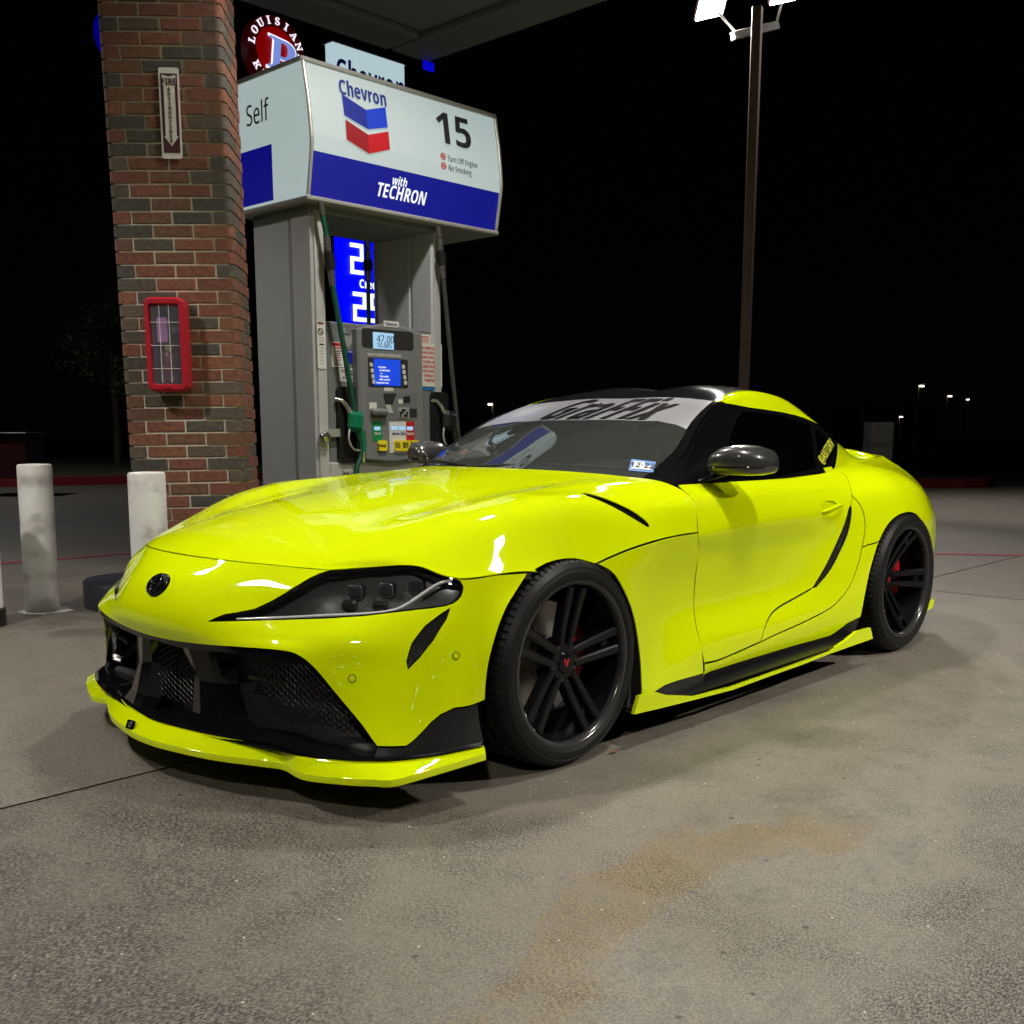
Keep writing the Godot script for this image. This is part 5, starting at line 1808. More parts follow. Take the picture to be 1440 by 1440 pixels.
	# ---- bonnet with its slim outlets
	var vent := cut_px(hood, [[815,692.5],[828,694],[850,700.5],[875,711],[895,722],[910,734],[913.5,740],[910,741],[890,729],[870,717.5],[845,705],[828,698.5]].map(func(q): return Vector2(q[0], q[1])), 2)
	var under := to_uv(hood, spline([Vector2(-.165,.6475),Vector2(-.13,.656),Vector2(-.095,.6625),Vector2(-.045,.667),Vector2(.009,.666),Vector2(.06,.657),Vector2(.111,.6425)], 4) + spline([Vector2(.122,.642),Vector2(.21,.658),Vector2(.329,.675),Vector2(.468,.689),Vector2(.616,.697),Vector2(.722,.698)], 3), true)
	under.append(Vector2(8.2, under[under.size() - 1].y)); under.append(Vector2(8.2, 6.3)); under.append(Vector2(under[0].x - .01, 6.3))
	var b := panel(hood, rect_uv(0.035, 8.0, 0.0, 5.96), [vent, under], 12)
	obj("bonnet", both(b), paint, car)
	pair("bonnet_outlet", panel(hood, vent, [], 14, -0.009, 0.0), M.gloss_black, car)
	# ---- nose
	var mouth_edge := to_uv(nose, spline(c1([[345,468],[450,480],[600,490],[700,500],[750,518],[800,560],[850,620],[900,680],[950,740],[985,790],[1000,810]]), 3))
	var low_edge := to_uv(nose, c1([[1000,810],[1050,811],[1095,809],[1120,790],[1150,760],[1175,732],[1205,707],[1250,685],[1330,668]]))
	var v_mid := mouth_edge[0].y
	var body := PackedVector2Array([Vector2(0, 0.03), Vector2(8, 0.03), Vector2(8, low_edge[low_edge.size() - 1].y)])
	for k in range(low_edge.size() - 2, 0, -1): body.append(low_edge[k])
	for k in range(mouth_edge.size() - 1, -1, -1): body.append(mouth_edge[k])
	body.append(Vector2(0, v_mid))
	var lamp := to_uv(nose, spline(c1([[445,405],[500,380],[600,362],[700,310],[780,260],[835,238]]), 2))
	var lamp_low := to_uv(nose, spline(c1([[1281,290],[1278,312],[1262,336],[1220,355],[1100,370],[900,390],[600,402],[445,405]]), 2))
	lamp.append(Vector2(3.0, 0.02)); lamp.append(Vector2(5.0, 0.02)); lamp.append(Vector2(5.9, 0.02)); lamp.append(Vector2(6.0, 0.1))
	for k in range(0, lamp_low.size() - 1): lamp.append(lamp_low[k])
	var duct := to_uv(nose, c1([[1100,562],[1094,535],[1112,475],[1155,418],[1205,380],[1240,358],[1226,398],[1185,465],[1140,522]]))
	var skin := panel(nose, body, [lamp, duct], 12)
	var bumper := obj("front_bumper", both(skin), paint, car)
	pair("duct_mesh", lattice(nose, duct, 4.5, 7.5, 0.0, 6.0, 60, 36, 0.012, 0.0022), M.plastic, car)
	for q in [[918, 590], [1257, 516]]:
		var w := to_uv(nose, c1([q]))[0]
		for sg in [1.0, -1.0]:
			var nn := nose.n(w.x, w.y) * Vector3(1, 1, sg)
			var pp := nose.p(w.x, w.y) * Vector3(1, 1, sg)
			var bb := Basis(nn.cross(Vector3.UP).normalized(), nn, nn.cross(nn.cross(Vector3.UP)).normalized())
			var m := MB.new()
			m.lathe([Vector2(0.0, 0.0014), Vector2(0.0088, 0.0014), Vector2(0.009, 0.0)], pp, bb, 18)
			var sens := obj("parking_sensor", m, paint, car)
			m = MB.new()
			m.lathe([Vector2(0.0092, 0.0), Vector2(0.0093, 0.0016), Vector2(0.0112, 0.0016), Vector2(0.0113, 0.0)], pp, bb, 18)
			obj("sensor_ring", m, M.rubber, sens)
	# badge
	var bp := to_uv(nose, [Vector2(221.4, 819.3)])[0]
	var bpos := nose.p(0.0, bp.y)
	var bn := nose.n(0.0, bp.y); bn.z = 0.0; bn = bn.normalized()
	var bz := Vector3(0, 0, 1)
	var badge_b := Basis(bz, bn, bz.cross(bn))
	var mb := MB.new()
	mb.lathe([Vector2(0.0, 0.007), Vector2(0.03, 0.0065), Vector2(0.046, 0.004), Vector2(0.05, -0.004)], bpos, badge_b * Basis.from_scale(Vector3(1.18, 1, 0.84)), 32)
	var badge := obj("badge", mb, M.gloss_black, car)
	mb = MB.new()
	for e in [[0.052, 0.035], [0.019, 0.033], [0.040, 0.014]]:
		var ring := PackedVector3Array()
		for k in 33:
			var a := TAU * k / 32
			ring.append(bpos + badge_b * Vector3(cos(a) * e[0], 0.0072 - (0.004 if e[0] > 0.05 else 0.0), sin(a) * e[1] - (0.012 if e[1] < 0.02 else 0.0)))
		mb.tube(ring, 0.0022, 6, false)
	obj("emblem", mb, M.black_chrome, badge)
	# ---- lower corners, mouth, splitter, lip
	var corner := PackedVector2Array()
	for q in low_edge: corner.append(q + Vector2(0, 0.05))
	corner.append(Vector2(8, 6)); corner.append(Vector2(low_edge[0].x - 0.1, 6))
	pair("bumper_corner", panel(nose, corner, [], 12, -0.004, 0.01), M.satin_black, car)
	var mouth := PackedVector2Array([Vector2(0, v_mid)])
	mouth.append_array(mouth_edge)
	mouth.append(Vector2(low_edge[0].x, 6)); mouth.append(Vector2(0, 6))
	mb = MB.new()
	flange(mb, nose, mouth, 0.0, -0.13)
	obj("intake_surround", both(mb), M.gloss_black, car)
	obj("intake_back", both(panel(nose, mouth, [], 6, -0.13, 0.0)), M.void_black, car)
	var mesh_in := to_uv(nose, c1([[520,520],[700,520],[790,575],[860,650],[940,738],[800,715],[660,690],[590,650]]))
	pair("intake_mesh", lattice(nose, mesh_in, 1.2, 5.0, 3.4, 6.0, 20, 20, 0.05, 0.0022), M.plastic, car)
	var mesh_mid := PackedVector2Array([Vector2(0.0, v_mid + 0.1), Vector2(0.95, v_mid + 0.1), Vector2(0.95, 5.45), Vector2(0.4, 5.55), Vector2(0.0, 5.5)])
	obj("centre_mesh", both(lattice(nose, mesh_mid, 0.0, 1.0, 3.4, 6.0, 20, 5, 0.06, 0.0022)), M.plastic, car)
	# crossbar behind the side meshes
	var bar := PackedVector3Array()
	for q in [[520,600],[640,618],[760,632],[880,640]]:
		var w := to_uv(nose, c1([q]))[0]
		bar.append(nose.off(w.x, w.y, -0.075))
	mb = MB.new(); mb.tube(bar, 0.012, 8)
	pair("intake_crossbar", mb, M.plastic, car)
	var trim_top := PackedVector2Array([Vector2(0, v_mid - 0.02)])
	trim_top.append_array(to_uv(nose, spline(c1([[345,466],[450,478],[600,488],[700,498],[745,514]]), 3)))
	trim_top.append_array(to_uv(nose, spline(c1([[735,520],[690,517],[600,512],[450,503],[345,490]]), 3)))
	trim_top.append(Vector2(0, v_mid + 0.2))
	obj("intake_trim", both(panel(nose, trim_top, [], 14, -0.006, 0.02)), M.gloss_black, car)
	var post := [
		[[-.835,.425,.085],[-.828,.30,.105],[-.858,.205,.11],[-.885,.164,.105]],
		[[-.893,.425,.095],[-.868,.325,.130],[-.892,.215,.150],[-.908,.164,.150]],
		[[-.893,.42,.135],[-.880,.315,.175],[-.894,.215,.195],[-.902,.164,.215]],
		[[-.870,.415,.215],[-.862,.31,.225],[-.875,.215,.265],[-.872,.164,.335]],
		[[-.79,.41,.235],[-.79,.30,.245],[-.80,.21,.30],[-.80,.156,.40]]]
	var pm := MB.new()
	for i in 4:
		for k in 3:
			var q := []
			for e in [[0, 0], [1, 0], [1, 1], [0, 1]]:
				var w: Array = post[i + e[0]][k + e[1]]
				q.append(Vector3(w[0], w[1], w[2]))
			pm.quad(q[0], q[1], q[2], q[3], Vector3(-1, 0, [-1.0, 0.0, .4, 1.0][i]))
	pair("intake_pillar", pm, M.gloss_black, car)
	var T := [[-.932,.163,0],[-.922,.163,.10],[-.897,.163,.25],[-.872,.162,.34],[-.832,.160,.46],[-.826,.159,.53],[-.823,.158,.61],[-.771,.160,.74],[-.727,.161,.80],[-.687,.162,.842],[-.57,.162,.895],[-.42,.162,.925]]
	var B := [[-.978,.105,0],[-.971,.105,.103],[-.940,.105,.26],[-.913,.105,.348],[-.857,.105,.482],[-.834,.103,.537],[-.838,.098,.635],[-.794,.104,.768],[-.759,.108,.837],[-.722,.110,.885],[-.591,.120,.917],[-.429,.128,.938]]
	var lip_rows := []
	var plate_rows := []
	for k in 12:
		var t := Vector3(T[k][0], T[k][1], T[k][2])
		var q := Vector3(B[k][0], B[k][1], B[k][2])
		var inn := (Vector3(-0.2, 0, 0) - q) * Vector3(1, 0, 1)
		inn = inn.normalized()
		lip_rows.append([t + inn * 0.03 + Vector3(0, 0.002, 0), t, t.lerp(q, 0.55) + Vector3(0, 0.014, 0), q + Vector3(0, 0.021, 0) - inn * 0.001, q + Vector3(0, 0.0185, 0) - inn * 0.003, q - inn * 0.003 + Vector3(0, 0.002, 0), q, q + inn * 0.02, q + inn * 0.14 + Vector3(0, 0.004, 0)])
		plate_rows.append([t + Vector3(0, 0.007, 0) - inn * 0.006, t + Vector3(0, 0.010, 0) + inn * 0.02, t + inn * 0.10 + Vector3(0, 0.006, 0), t + inn * 0.22])
	obj("front_lip", both(panel(Surf.new(lip_rows, true, false).orient(Vector3.UP), rect_uv(0, 11, 0, 8), [], 8, 0.0, 0.0)), paint, car)
	obj("splitter", both(panel(Surf.new(plate_rows, true, false).orient(Vector3.UP), rect_uv(0, 11, 0, 3), [], 8, 0.0, 0.0)), M.gloss_black, car)
	mb = MB.new()
	var lb := face(Vector3(-.966, .140, -.10), Vector3(0.14, 0, 1), Vector3(0.45, 1, -0.05))
	mb.prism(rounded(0.04, 0.028, 0.003), lb, 0.002, 0.0045)
	var plate := obj("lip_badge", mb, M.gloss_black, car)
	mb = MB.new()
	var ringp := PackedVector3Array()
	for k in 15:
		var a := TAU * k / 14 + 0.3
		ringp.append(lb * Vector3(cos(a) * 0.006, sin(a) * 0.008, 0.0048))
	mb.tube(ringp, 0.0012, 5, false)
	obj("mark", mb, M.silver, plate)
	# ---- headlights
	var inset: Array = Geometry2D.offset_polygon(lamp, -0.09)
	for sg in [1.0, -1.0]:
		var hl := obj("headlight", sided(panel(nose, lamp, [], 14, -0.05, 0.0), sg), M.lamp_bowl, car)
		if sg < 0: hl.name = "headlight"
		var wall := MB.new()
		flange(wall, nose, lamp, 0.0, -0.052)
		obj("housing", sided(wall, sg), M.gloss_black, hl)
		obj("bezel", sided(panel(nose, lamp, inset, 14, -0.003, 0.006), sg), M.gloss_black, hl)
		for q in [[501.7,822.3],[542,820],[584,816]]:
			var w := to_uv(nose, [Vector2(q[0], q[1])])[0]
			var at := nose.off(w.x, w.y, -0.042)
			var dir := Vector3(-0.86, 0.06, 0.5).normalized()
			var bb := Basis(dir.cross(Vector3.UP).normalized(), dir, dir.cross(dir.cross(Vector3.UP)).normalized())
			var sq := Transform3D(Basis(bb.x, bb.z, bb.y), at + dir * .008)
			mb = MB.new()
			mb.prism(rounded(.048, .044, .010), sq, -.02, .004, .002)
			var pj := obj("projector", sided(mb, sg), M.satin_black, hl)
			mb = MB.new()
			mb.prism(rounded(.037, .033, .009), sq, .004, .011, .004)
			obj("lens", sided(mb, sg), M.lens, pj)
			mb = MB.new()
			var rim_ := PackedVector3Array()
			for w2 in rounded(.042, .038, .010): rim_.append(sq * Vector3(w2.x, w2.y, .0045))
			rim_.append(rim_[0])
			mb.tube(rim_, .0018, 6, false)
			obj("bezel_ring", sided(mb, sg), M.chrome, pj)
		for q in [[491.7,842.7],[533,841]]:
			var w := to_uv(nose, [Vector2(q[0], q[1])])[0]
			mb = MB.new()
			var dir := Vector3(-0.86, 0.06, 0.5).normalized()
			mb.box(nose.off(w.x, w.y, -0.042), Vector3(0.045, 0.03, 0.032), 0.008, Basis(dir.cross(Vector3.UP).normalized(), dir, dir.cross(dir.cross(Vector3.UP)).normalized()))
			obj("reflector", sided(mb, sg), M.black_chrome, hl)
		var drl := PackedVector3Array()
		for q in spline([Vector2(330,868),Vector2(420,864.5),Vector2(505,860),Vector2(548,855.5),Vector2(570,847),Vector2(598,829),Vector2(618,818),Vector2(636,814.5)], 4):
			var w := to_uv(nose, [q])[0]
			drl.append(nose.off(w.x, w.y, -0.014))
		mb = MB.new(); mb.tube(drl, 0.0048, 8)
		obj("light_guide", sided(mb, sg), M.guide, hl)
		obj("cover", sided(panel(nose, lamp, [], 14, -0.001, 0.0), sg), M.lamp_glass, hl)
	# ---- wings behind the front wheels
	var f_low := to_uv(fender, c6([[75,558],[165,528],[225,490],[300,465],[400,438],[420,432]]))
	var fo := PackedVector2Array([Vector2(0.0, 0.03), Vector2(2.97, 0.03), Vector2(2.97, f_low[f_low.size() - 1].y)])
	for k in range(f_low.size() - 2, -1, -1): fo.append(f_low[k])
	fo.append(Vector2(0, f_low[0].y))
	pair("wing", panel(fender, fo, [], 12), paint, car)
	var fb := PackedVector2Array()
	for q in f_low: fb.append(q + Vector2(0, 0.02))
	fb.append(Vector2(3, f_low[f_low.size() - 1].y + 0.02)); fb.append(Vector2(3, 6)); fb.append(Vector2(0, 6))
	# ---- door, air blade, rear quarter
	var arch := PackedVector2Array()
	for q in spline([Vector2(1.995,.10),Vector2(2.012,.23),Vector2(2.045,.36),Vector2(2.085,.465),Vector2(2.14,.56),Vector2(2.215,.63),Vector2(2.31,.668),Vector2(2.42,.678),Vector2(2.53,.663),Vector2(2.63,.615),Vector2(2.715,.54),Vector2(2.785,.43),Vector2(2.83,.30),Vector2(2.85,.10)], 4): arch.append(q)
	arch = to_uv(side, Array(arch), true)
	var a0 := arch[0]; var a1 := arch[arch.size() - 1]
	arch.append(Vector2(a1.x, 7.3)); arch.append(Vector2(a0.x, 7.3))
	var sill_line := to_uv(side, c6([[412,434],[480,414],[560,389],[700,345],[820,309],[950,270],[1050,243],[1150,215],[1200,180],[1250,142],[1300,118],[1340,100]]))
	var sill := PackedVector2Array([Vector2(0, sill_line[0].y)])
	sill.append_array(sill_line)
	var sl := sill_line[sill_line.size() - 1]
	sill.append(Vector2(sl.x + 0.5, sl.y - 0.02)); sill.append(Vector2(sl.x + 0.5, 7.2)); sill.append(Vector2(0, 7.2))
	var door_low := to_uv(side, spline(c3([[412,1190],[480,1180],[560,1148],[660,1103]]), 4))
	var door_rear := to_uv(side, spline(c3([[660,1103],[672,1065],[695,1005],[730,965],[800,925],[868,886]]), 4))
	var slot := to_uv(side, spline(c3([[868,887],[920,800],[966,705],[1002,618],[1020,556],[1030,558],[1029,600],[1015,668],[983,742],[942,818],[890,880]]), 3))
	var door_top := to_uv(side, spline(c3([[1024,558],[1030,510],[1012,440],[985,412]]), 4))
	var blade_line := to_uv(side, spline(c3([[660,1103],[740,1065],[820,1030],[900,990],[955,957],[1000,908],[1030,860],[1058,780],[1072,718],[1083,660],[1083,610],[1068,555],[1030,507]]), 4))
	var slot_top := to_uv(side, c3([[1006,620],[1024,558]]))
	var door := PackedVector2Array([Vector2(0.03, 0.02), Vector2(0.03, door_low[0].y)])
	door.append_array(door_low)
	for k in range(1, door_rear.size()): door.append(door_rear[k])
	door.append_array(to_uv(side, spline(c3([[880,878],[930,808],[977,714],[1012,630],[1025,562]]), 3)))
	for k in range(1, door_top.size()): door.append(door_top[k])
	door.append(Vector2(door_top[door_top.size() - 1].x, 0.02))
	var seams := [strip(side, door_low, gap), strip(side, door_rear, gap), strip(side, blade_line, gap * 0.8), slot, strip(side, door_top, gap * 0.6)]
	seams.append(strip(side, to_uv(side, c3([[1070,720],[1100,708],[1150,689]])), gap * 0.8))
	var hc := to_uv(side, c3([[948, 562]]))[0]
	var grip := PackedVector2Array()
	for k in 20:
		var a := TAU * k / 20
		grip.append(to_uv(side, c3([[949 + cos(a) * 42, 561 + sin(a) * 37]]))[0])
	var handle_cuts := seams.duplicate()
	handle_cuts.append(grip)
	var doors := pair("door", panel(side, door, handle_cuts, 14), paint, car)
	for k in 2:
		var sg: float = [1.0, -1.0][k]
		var cup := MB.new()
		var rim := []
		for lv in 5:
			var f: float = [1.0, 0.96, 0.85, 0.6, 0.0][lv]
			var dp: float = [0.0, 0.012, 0.022, 0.028, 0.03][lv]
			var ring := []
			for q in grip:
				var w := hc + (q - hc) * f
				var nn := side.n(w.x, w.y)
				ring.append(cup.add(side.off(w.x, w.y, -dp), nn))
			rim.append(ring)
		for lv in 4:
			for q in 20: cup.quad_i(rim[lv][q], rim[lv][(q + 1) % 20], rim[lv + 1][(q + 1) % 20], rim[lv + 1][q])
		obj("handle_cup", sided(cup, sg), paint, doors[k])
		var grab := PackedVector3Array()
		var rr := []
		for q in [[908,578,-0.010],[914,574,0.008],[932,566,0.016],[955,556,0.018],[978,549,0.013],[988,547,0.002],[992,546,-0.006]]:
			var w := to_uv(side, c3([[q[0], q[1]]]))[0]
			grab.append(side.off(w.x, w.y, q[2]))
			rr.append(0.010)
		mb = MB.new(); mb.tube(grab, rr, 10, true, 0.7)
		obj("handle", sided(mb, sg), paint, doors[k])
	var blade := PackedVector2Array()
	blade.append_array(door_rear)
	blade.append_array(to_uv(side, spline(c3([[880,878],[930,808],[977,714],[1012,630],[1025,562]]), 3)))
	blade.append_array(to_uv(side, c3([[1030,520]])))
	for k in range(blade_line.size() - 1, 0, -1): blade.append(blade_line[k])
	pair("air_blade", panel(side, blade, seams, 14), paint, car)
	var rest := seams.duplicate()
	rest.append_array([door, blade, arch, sill])
	var tail_cut := PackedVector2Array([Vector2(9.75, 1.85), Vector2(11.9, 1.85), Vector2(11.9, 2.5), Vector2(9.9, 2.4)])
	rest.append(tail_cut)
	pair("rear_quarter", panel(side, rect_uv(0.0, 12, 0.0, 7), rest, 12), paint, car)
	pair("tail_light", panel(side, tail_cut, [], 8, -0.006, 0.01), M.tail, car)
	pair("air_slot", panel(side, slot, [], 16, -0.010, 0.0), M.satin_black, car)
	# black sills with their lime blades
	var sp := MB.new()
	var p1 := panel(side, sill, [arch], 10, -0.004, 0.01)
	var p2 := panel(fender, fb, [], 8, -0.004, 0.01)
	sp = joined([p1, p2])
	pair("sill", sp, M.satin_black, car)
	var bl := PackedVector2Array()
	for q in c6([[75,555],[165,531],[225,550],[380,555],[600,502],[840,417],[1000,360],[1150,300],[1230,248],[1298,192],[1375,170],[1388,232],[1150,316],[1000,375],[840,432],[600,520],[380,577],[200,622],[45,658]]):
		var w := at_z(q.x, q.y, .948)
		bl.append(Vector2(w.x, w.y))
	mb = MB.new()
	mb.prism(bl, Transform3D(Basis.IDENTITY, Vector3.ZERO), .936, .950, 0.003)
	var fins := pair("sill_blade", mb, paint, car)
	mb = MB.new()
	mb.quad(Vector3(.30, .128, .945), Vector3(1.99, .142, .945), Vector3(1.99, .15, .80), Vector3(.30, .14, .80), Vector3.UP)
	mb.quad(Vector3(.30, .122, .945), Vector3(1.99, .136, .945), Vector3(1.99, .144, .80), Vector3(.30, .134, .80), Vector3.DOWN)
	mb.quad(Vector3(.40, .20, .872), Vector3(1.93, .20, .86), Vector3(1.93, .14, .85), Vector3(.40, .13, .86), Vector3(0, 0, 1))
	pair("sill_shelf", mb, M.satin_black, car)
	# ---- roof and glass
	var wline := to_uv(top, spline(c3([[482,133],[545,141],[620,154],[700,165],[820,190],[900,225],[950,257],[968,285],[972,320],[970,352],[961,395],[943,414],[915,420]]), 3))
	var W := PackedVector2Array()
	W.append_array(wline)
	W.append(Vector2(wline[wline.size() - 1].x, 7.1)); W.append(Vector2(-0.1, 7.1)); W.append(Vector2(-0.1, 3.0)); W.append(Vector2(2.95, 3.0))
	var g1 := to_uv(top, c3([[592,172],[700,181],[815,207],[866,230],[879,310],[891,396],[800,420],[640,446],[500,464],[455,452],[520,320]]))
	var g2 := to_uv(top, c3([[880,236],[900,245],[940,272],[953,300],[951,345],[940,378],[920,390],[901,394],[890,310]]))
	pair("window_surround", panel(top, W, [g1, g2], 14, 0.001, 0.008), M.gloss_black, car)
	var sw := pair("side_window", panel(top, g1, [], 12, -0.003, 0.0), M.tint, car)
	var qw := pair("quarter_window", panel(top, g2, [], 16, -0.003, 0.0), M.tint, car)
	obj("windscreen", both(panel(top, rect_uv(0.0, 2.97, 0.0, 2.97), [], 10, 0.0, 0.0)), M.windscreen, car)
	obj("roof", both(panel(top, rect_uv(2.98, 6.0, 0.0, 3.0), [], 12)), M.roof_black, car)
	var rail_cut := [W]
	pair("roof_rail", panel(top, rect_uv(2.97, 10, 3.02, 7.0), rail_cut, 12), paint, car)
	obj("tailgate", both(panel(top, rect_uv(6.03, 10, 0.0, 3.0), [rect_uv(6.15, 8.1, 0.0, 2.75)], 8)), paint, car)
	obj("rear_window", both(panel(top, rect_uv(6.13, 8.12, 0.0, 2.77), [], 8, -0.004, 0.0)), M.tint, car)
	# silver sun strip along the head of the windscreen and its lettering
	var sun_low := to_uv(top, [Vector2(890,586.7),Vector2(925,592.2),Vector2(950,597.5),Vector2(974,604)])
	var sun := PackedVector2Array([Vector2(2.96, 0), Vector2(2.96, 2.96), Vector2(sun_low[3].x, 2.96)])
	for k in range(2, 0, -1): sun.append(sun_low[k])
	sun.append(Vector2(sun_low[1].x, 0))
	var strip_o := obj("sun_strip", both(panel(top, sun, [], 10, 0.0015, 0.0)), M.strip_silver, car)
	wrap_text(strip_o, top, "GraFFix", 0.60, sun_low[1].x + 0.02, 2.93, 0.003, M.decal_black, 0.5, 0.055)
	# inspection sticker
	var st := to_uv(top, [Vector2(884,662), Vector2(888,646), Vector2(922,650), Vector2(918,665)])
	var stp: Array = []
	for q in st: stp.append(top.off(q.x, q.y, 0.002))
	mb = MB.new(); mb.quad(stp[0], stp[3], stp[2], stp[1], Vector3(-1, 1, 0.3))
	var stick := obj("inspection_sticker", mb, M.sticker_blue, car)
	var sr: Vector3 = (stp[3] - stp[0]); var su: Vector3 = (stp[1] - stp[0])
	var sc: Vector3 = (stp[0] + stp[1] + stp[2] + stp[3]) / 4.0
	var sf := face(sc, sr, su)
	mb = MB.new(); mb.prism(rounded(sr.length() * 0.82, su.length() * 0.62, 0.002), sf, 0.0008, 0.0016)
	obj("label", mb, M.white_print, stick)
	letters("12·22", sf.translated_local(Vector3(0, 0, 0.0022)), su.length() * 0.42, M.ink, stick, "date", true, 0.74)
	# quarter window lettering
	var la := top.off(to_uv(top, c3([[903,372]]))[0].x, to_uv(top, c3([[903,372]]))[0].y, 0.0)
	var lb2 := top.off(to_uv(top, c3([[948,292]]))[0].x, to_uv(top, c3([[948,292]]))[0].y, 0.0)
	var ln := top.n(to_uv(top, c3([[925,335]]))[0].x, to_uv(top, c3([[925,335]]))[0].y)
	var lf := face((la + lb2) / 2 + ln * 0.002, (lb2 - la), ln.cross(lb2 - la))
	letters("@ANTDRV", lf, 0.042, M.decal_lime, qw[0], "lettering", false, (lb2 - la).length() / 0.26)
	car_details(car, side, top, nose)
	car_cabin(car, top)
	# dark structure behind the panels so that gaps read as gaps
	var inner := joined([panel(side, rect_uv(0, 12, 0.0, 7), [arch], 4, -0.03, 0.0), panel(fender, rect_uv(0, 3, 0, 6), [], 4, -0.03, 0.0), panel(hood, rect_uv(0, 8, 0, 6), [under], 6, -0.03, 0.0), panel(nose, body, [lamp], 4, -0.03, 0.0)])
	obj("inner_structure", both(inner), M.void_black, car)
	mb = MB.new()
	mb.box(Vector3(1.25, .16, 0), Vector3(3.9, .05, 1.5), 0.01)
	obj("underbody", mb, M.void_black, car)
	for ax in [[0.0, 0.0, .40, "front"], [2.42, 0.0, .42, "rear"]]:
		mb = MB.new()
		var bb := Basis(Vector3(1, 0, 0), Vector3(0, 0, 1), Vector3(0, -1, 0))
		mb.lathe([Vector2(ax[2] - .015, .862), Vector2(ax[2] - .005, .56), Vector2(0.05, .55)], Vector3(ax[0], .28, 0), bb, 30, PI, TAU)
		mb.quad(Vector3(ax[0] - ax[2], .28, .862), Vector3(ax[0] - ax[2], .28, .55), Vector3(ax[0] - ax[2], .13, .55), Vector3(ax[0] - ax[2], .13, .862), Vector3(1, 0, 0))
		mb.quad(Vector3(ax[0] + ax[2], .28, .862), Vector3(ax[0] + ax[2], .28, .55), Vector3(ax[0] + ax[2], .13, .55), Vector3(ax[0] + ax[2], .13, .862), Vector3(-1, 0, 0))
		pair("arch_liner", mb, M.liner, car)
	# wheels
	for sg in [1.0, -1.0]:
		wheel(car, Vector3(0, .333, .905 * sg), sg, .333, 0.036, deg_to_rad(82.0))
		wheel(car, Vector3(2.47, .340, .912 * sg), sg, .340, 0.09, deg_to_rad(70.0))

func sided(a: MB, sg: float) -> MB:
	return a if sg > 0.0 else mirrored(a)

func joined(list: Array) -> MB:
	var m := MB.new()
	for a in list:
		var o := m.v.size()
		m.v.append_array(a.v); m.n.append_array(a.n); m.t.append_array(a.t)
		for k in a.ix: m.ix.append(k + o)
	return m

# lettering laid on the windscreen: width along z, between two stations
func wrap_text(parent: Node, s: Surf, txt: String, width: float, u0: float, u1: float, lift: float, material: Material, slant: float, shift := 0.0):
	var t := TextMesh.new()
	t.text = txt
	t.font = font(true)
	t.font_size = 64
	t.pixel_size = 0.01
	t.depth = 0.0
	var arr := t.get_mesh_arrays()
	var vs: PackedVector3Array = arr[Mesh.ARRAY_VERTEX]
	var ids: PackedInt32Array = arr[Mesh.ARRAY_INDEX]
	var lo := Vector2(1e9, 1e9)
	var hi := -lo
	for q in vs:
		lo.x = minf(lo.x, q.x); lo.y = minf(lo.y, q.y); hi.x = maxf(hi.x, q.x); hi.y = maxf(hi.y, q.y)
	var mb := MB.new()
	for pass_ in 5:
		var base := mb.v.size()
		for q in vs:
			var fy := (q.y - lo.y) / (hi.y - lo.y)
			var z: float = ((q.x - lo.x) / (hi.x - lo.x) - 0.5) * width + (fy - 0.5) * slant * 0.12 + shift + (pass_ - 2) * .0024
			var az := absf(z)
			var v := az / 0.19 if az < 0.19 else 1.0 + (az - 0.19) / 0.17
			var u := u0 + (u1 - u0) * fy
			var sg := 1.0 if z >= 0 else -1.0
			var nn := s.n(u, v) * Vector3(1, 1, sg)
			mb.add(s.p(u, v) * Vector3(1, 1, sg) + nn * (lift + pass_ * .0003), nn)
		for k in range(0, ids.size(), 3): mb.tri_i(base + ids[k], base + ids[k + 1], base + ids[k + 2])
	obj("lettering", mb, material, parent)

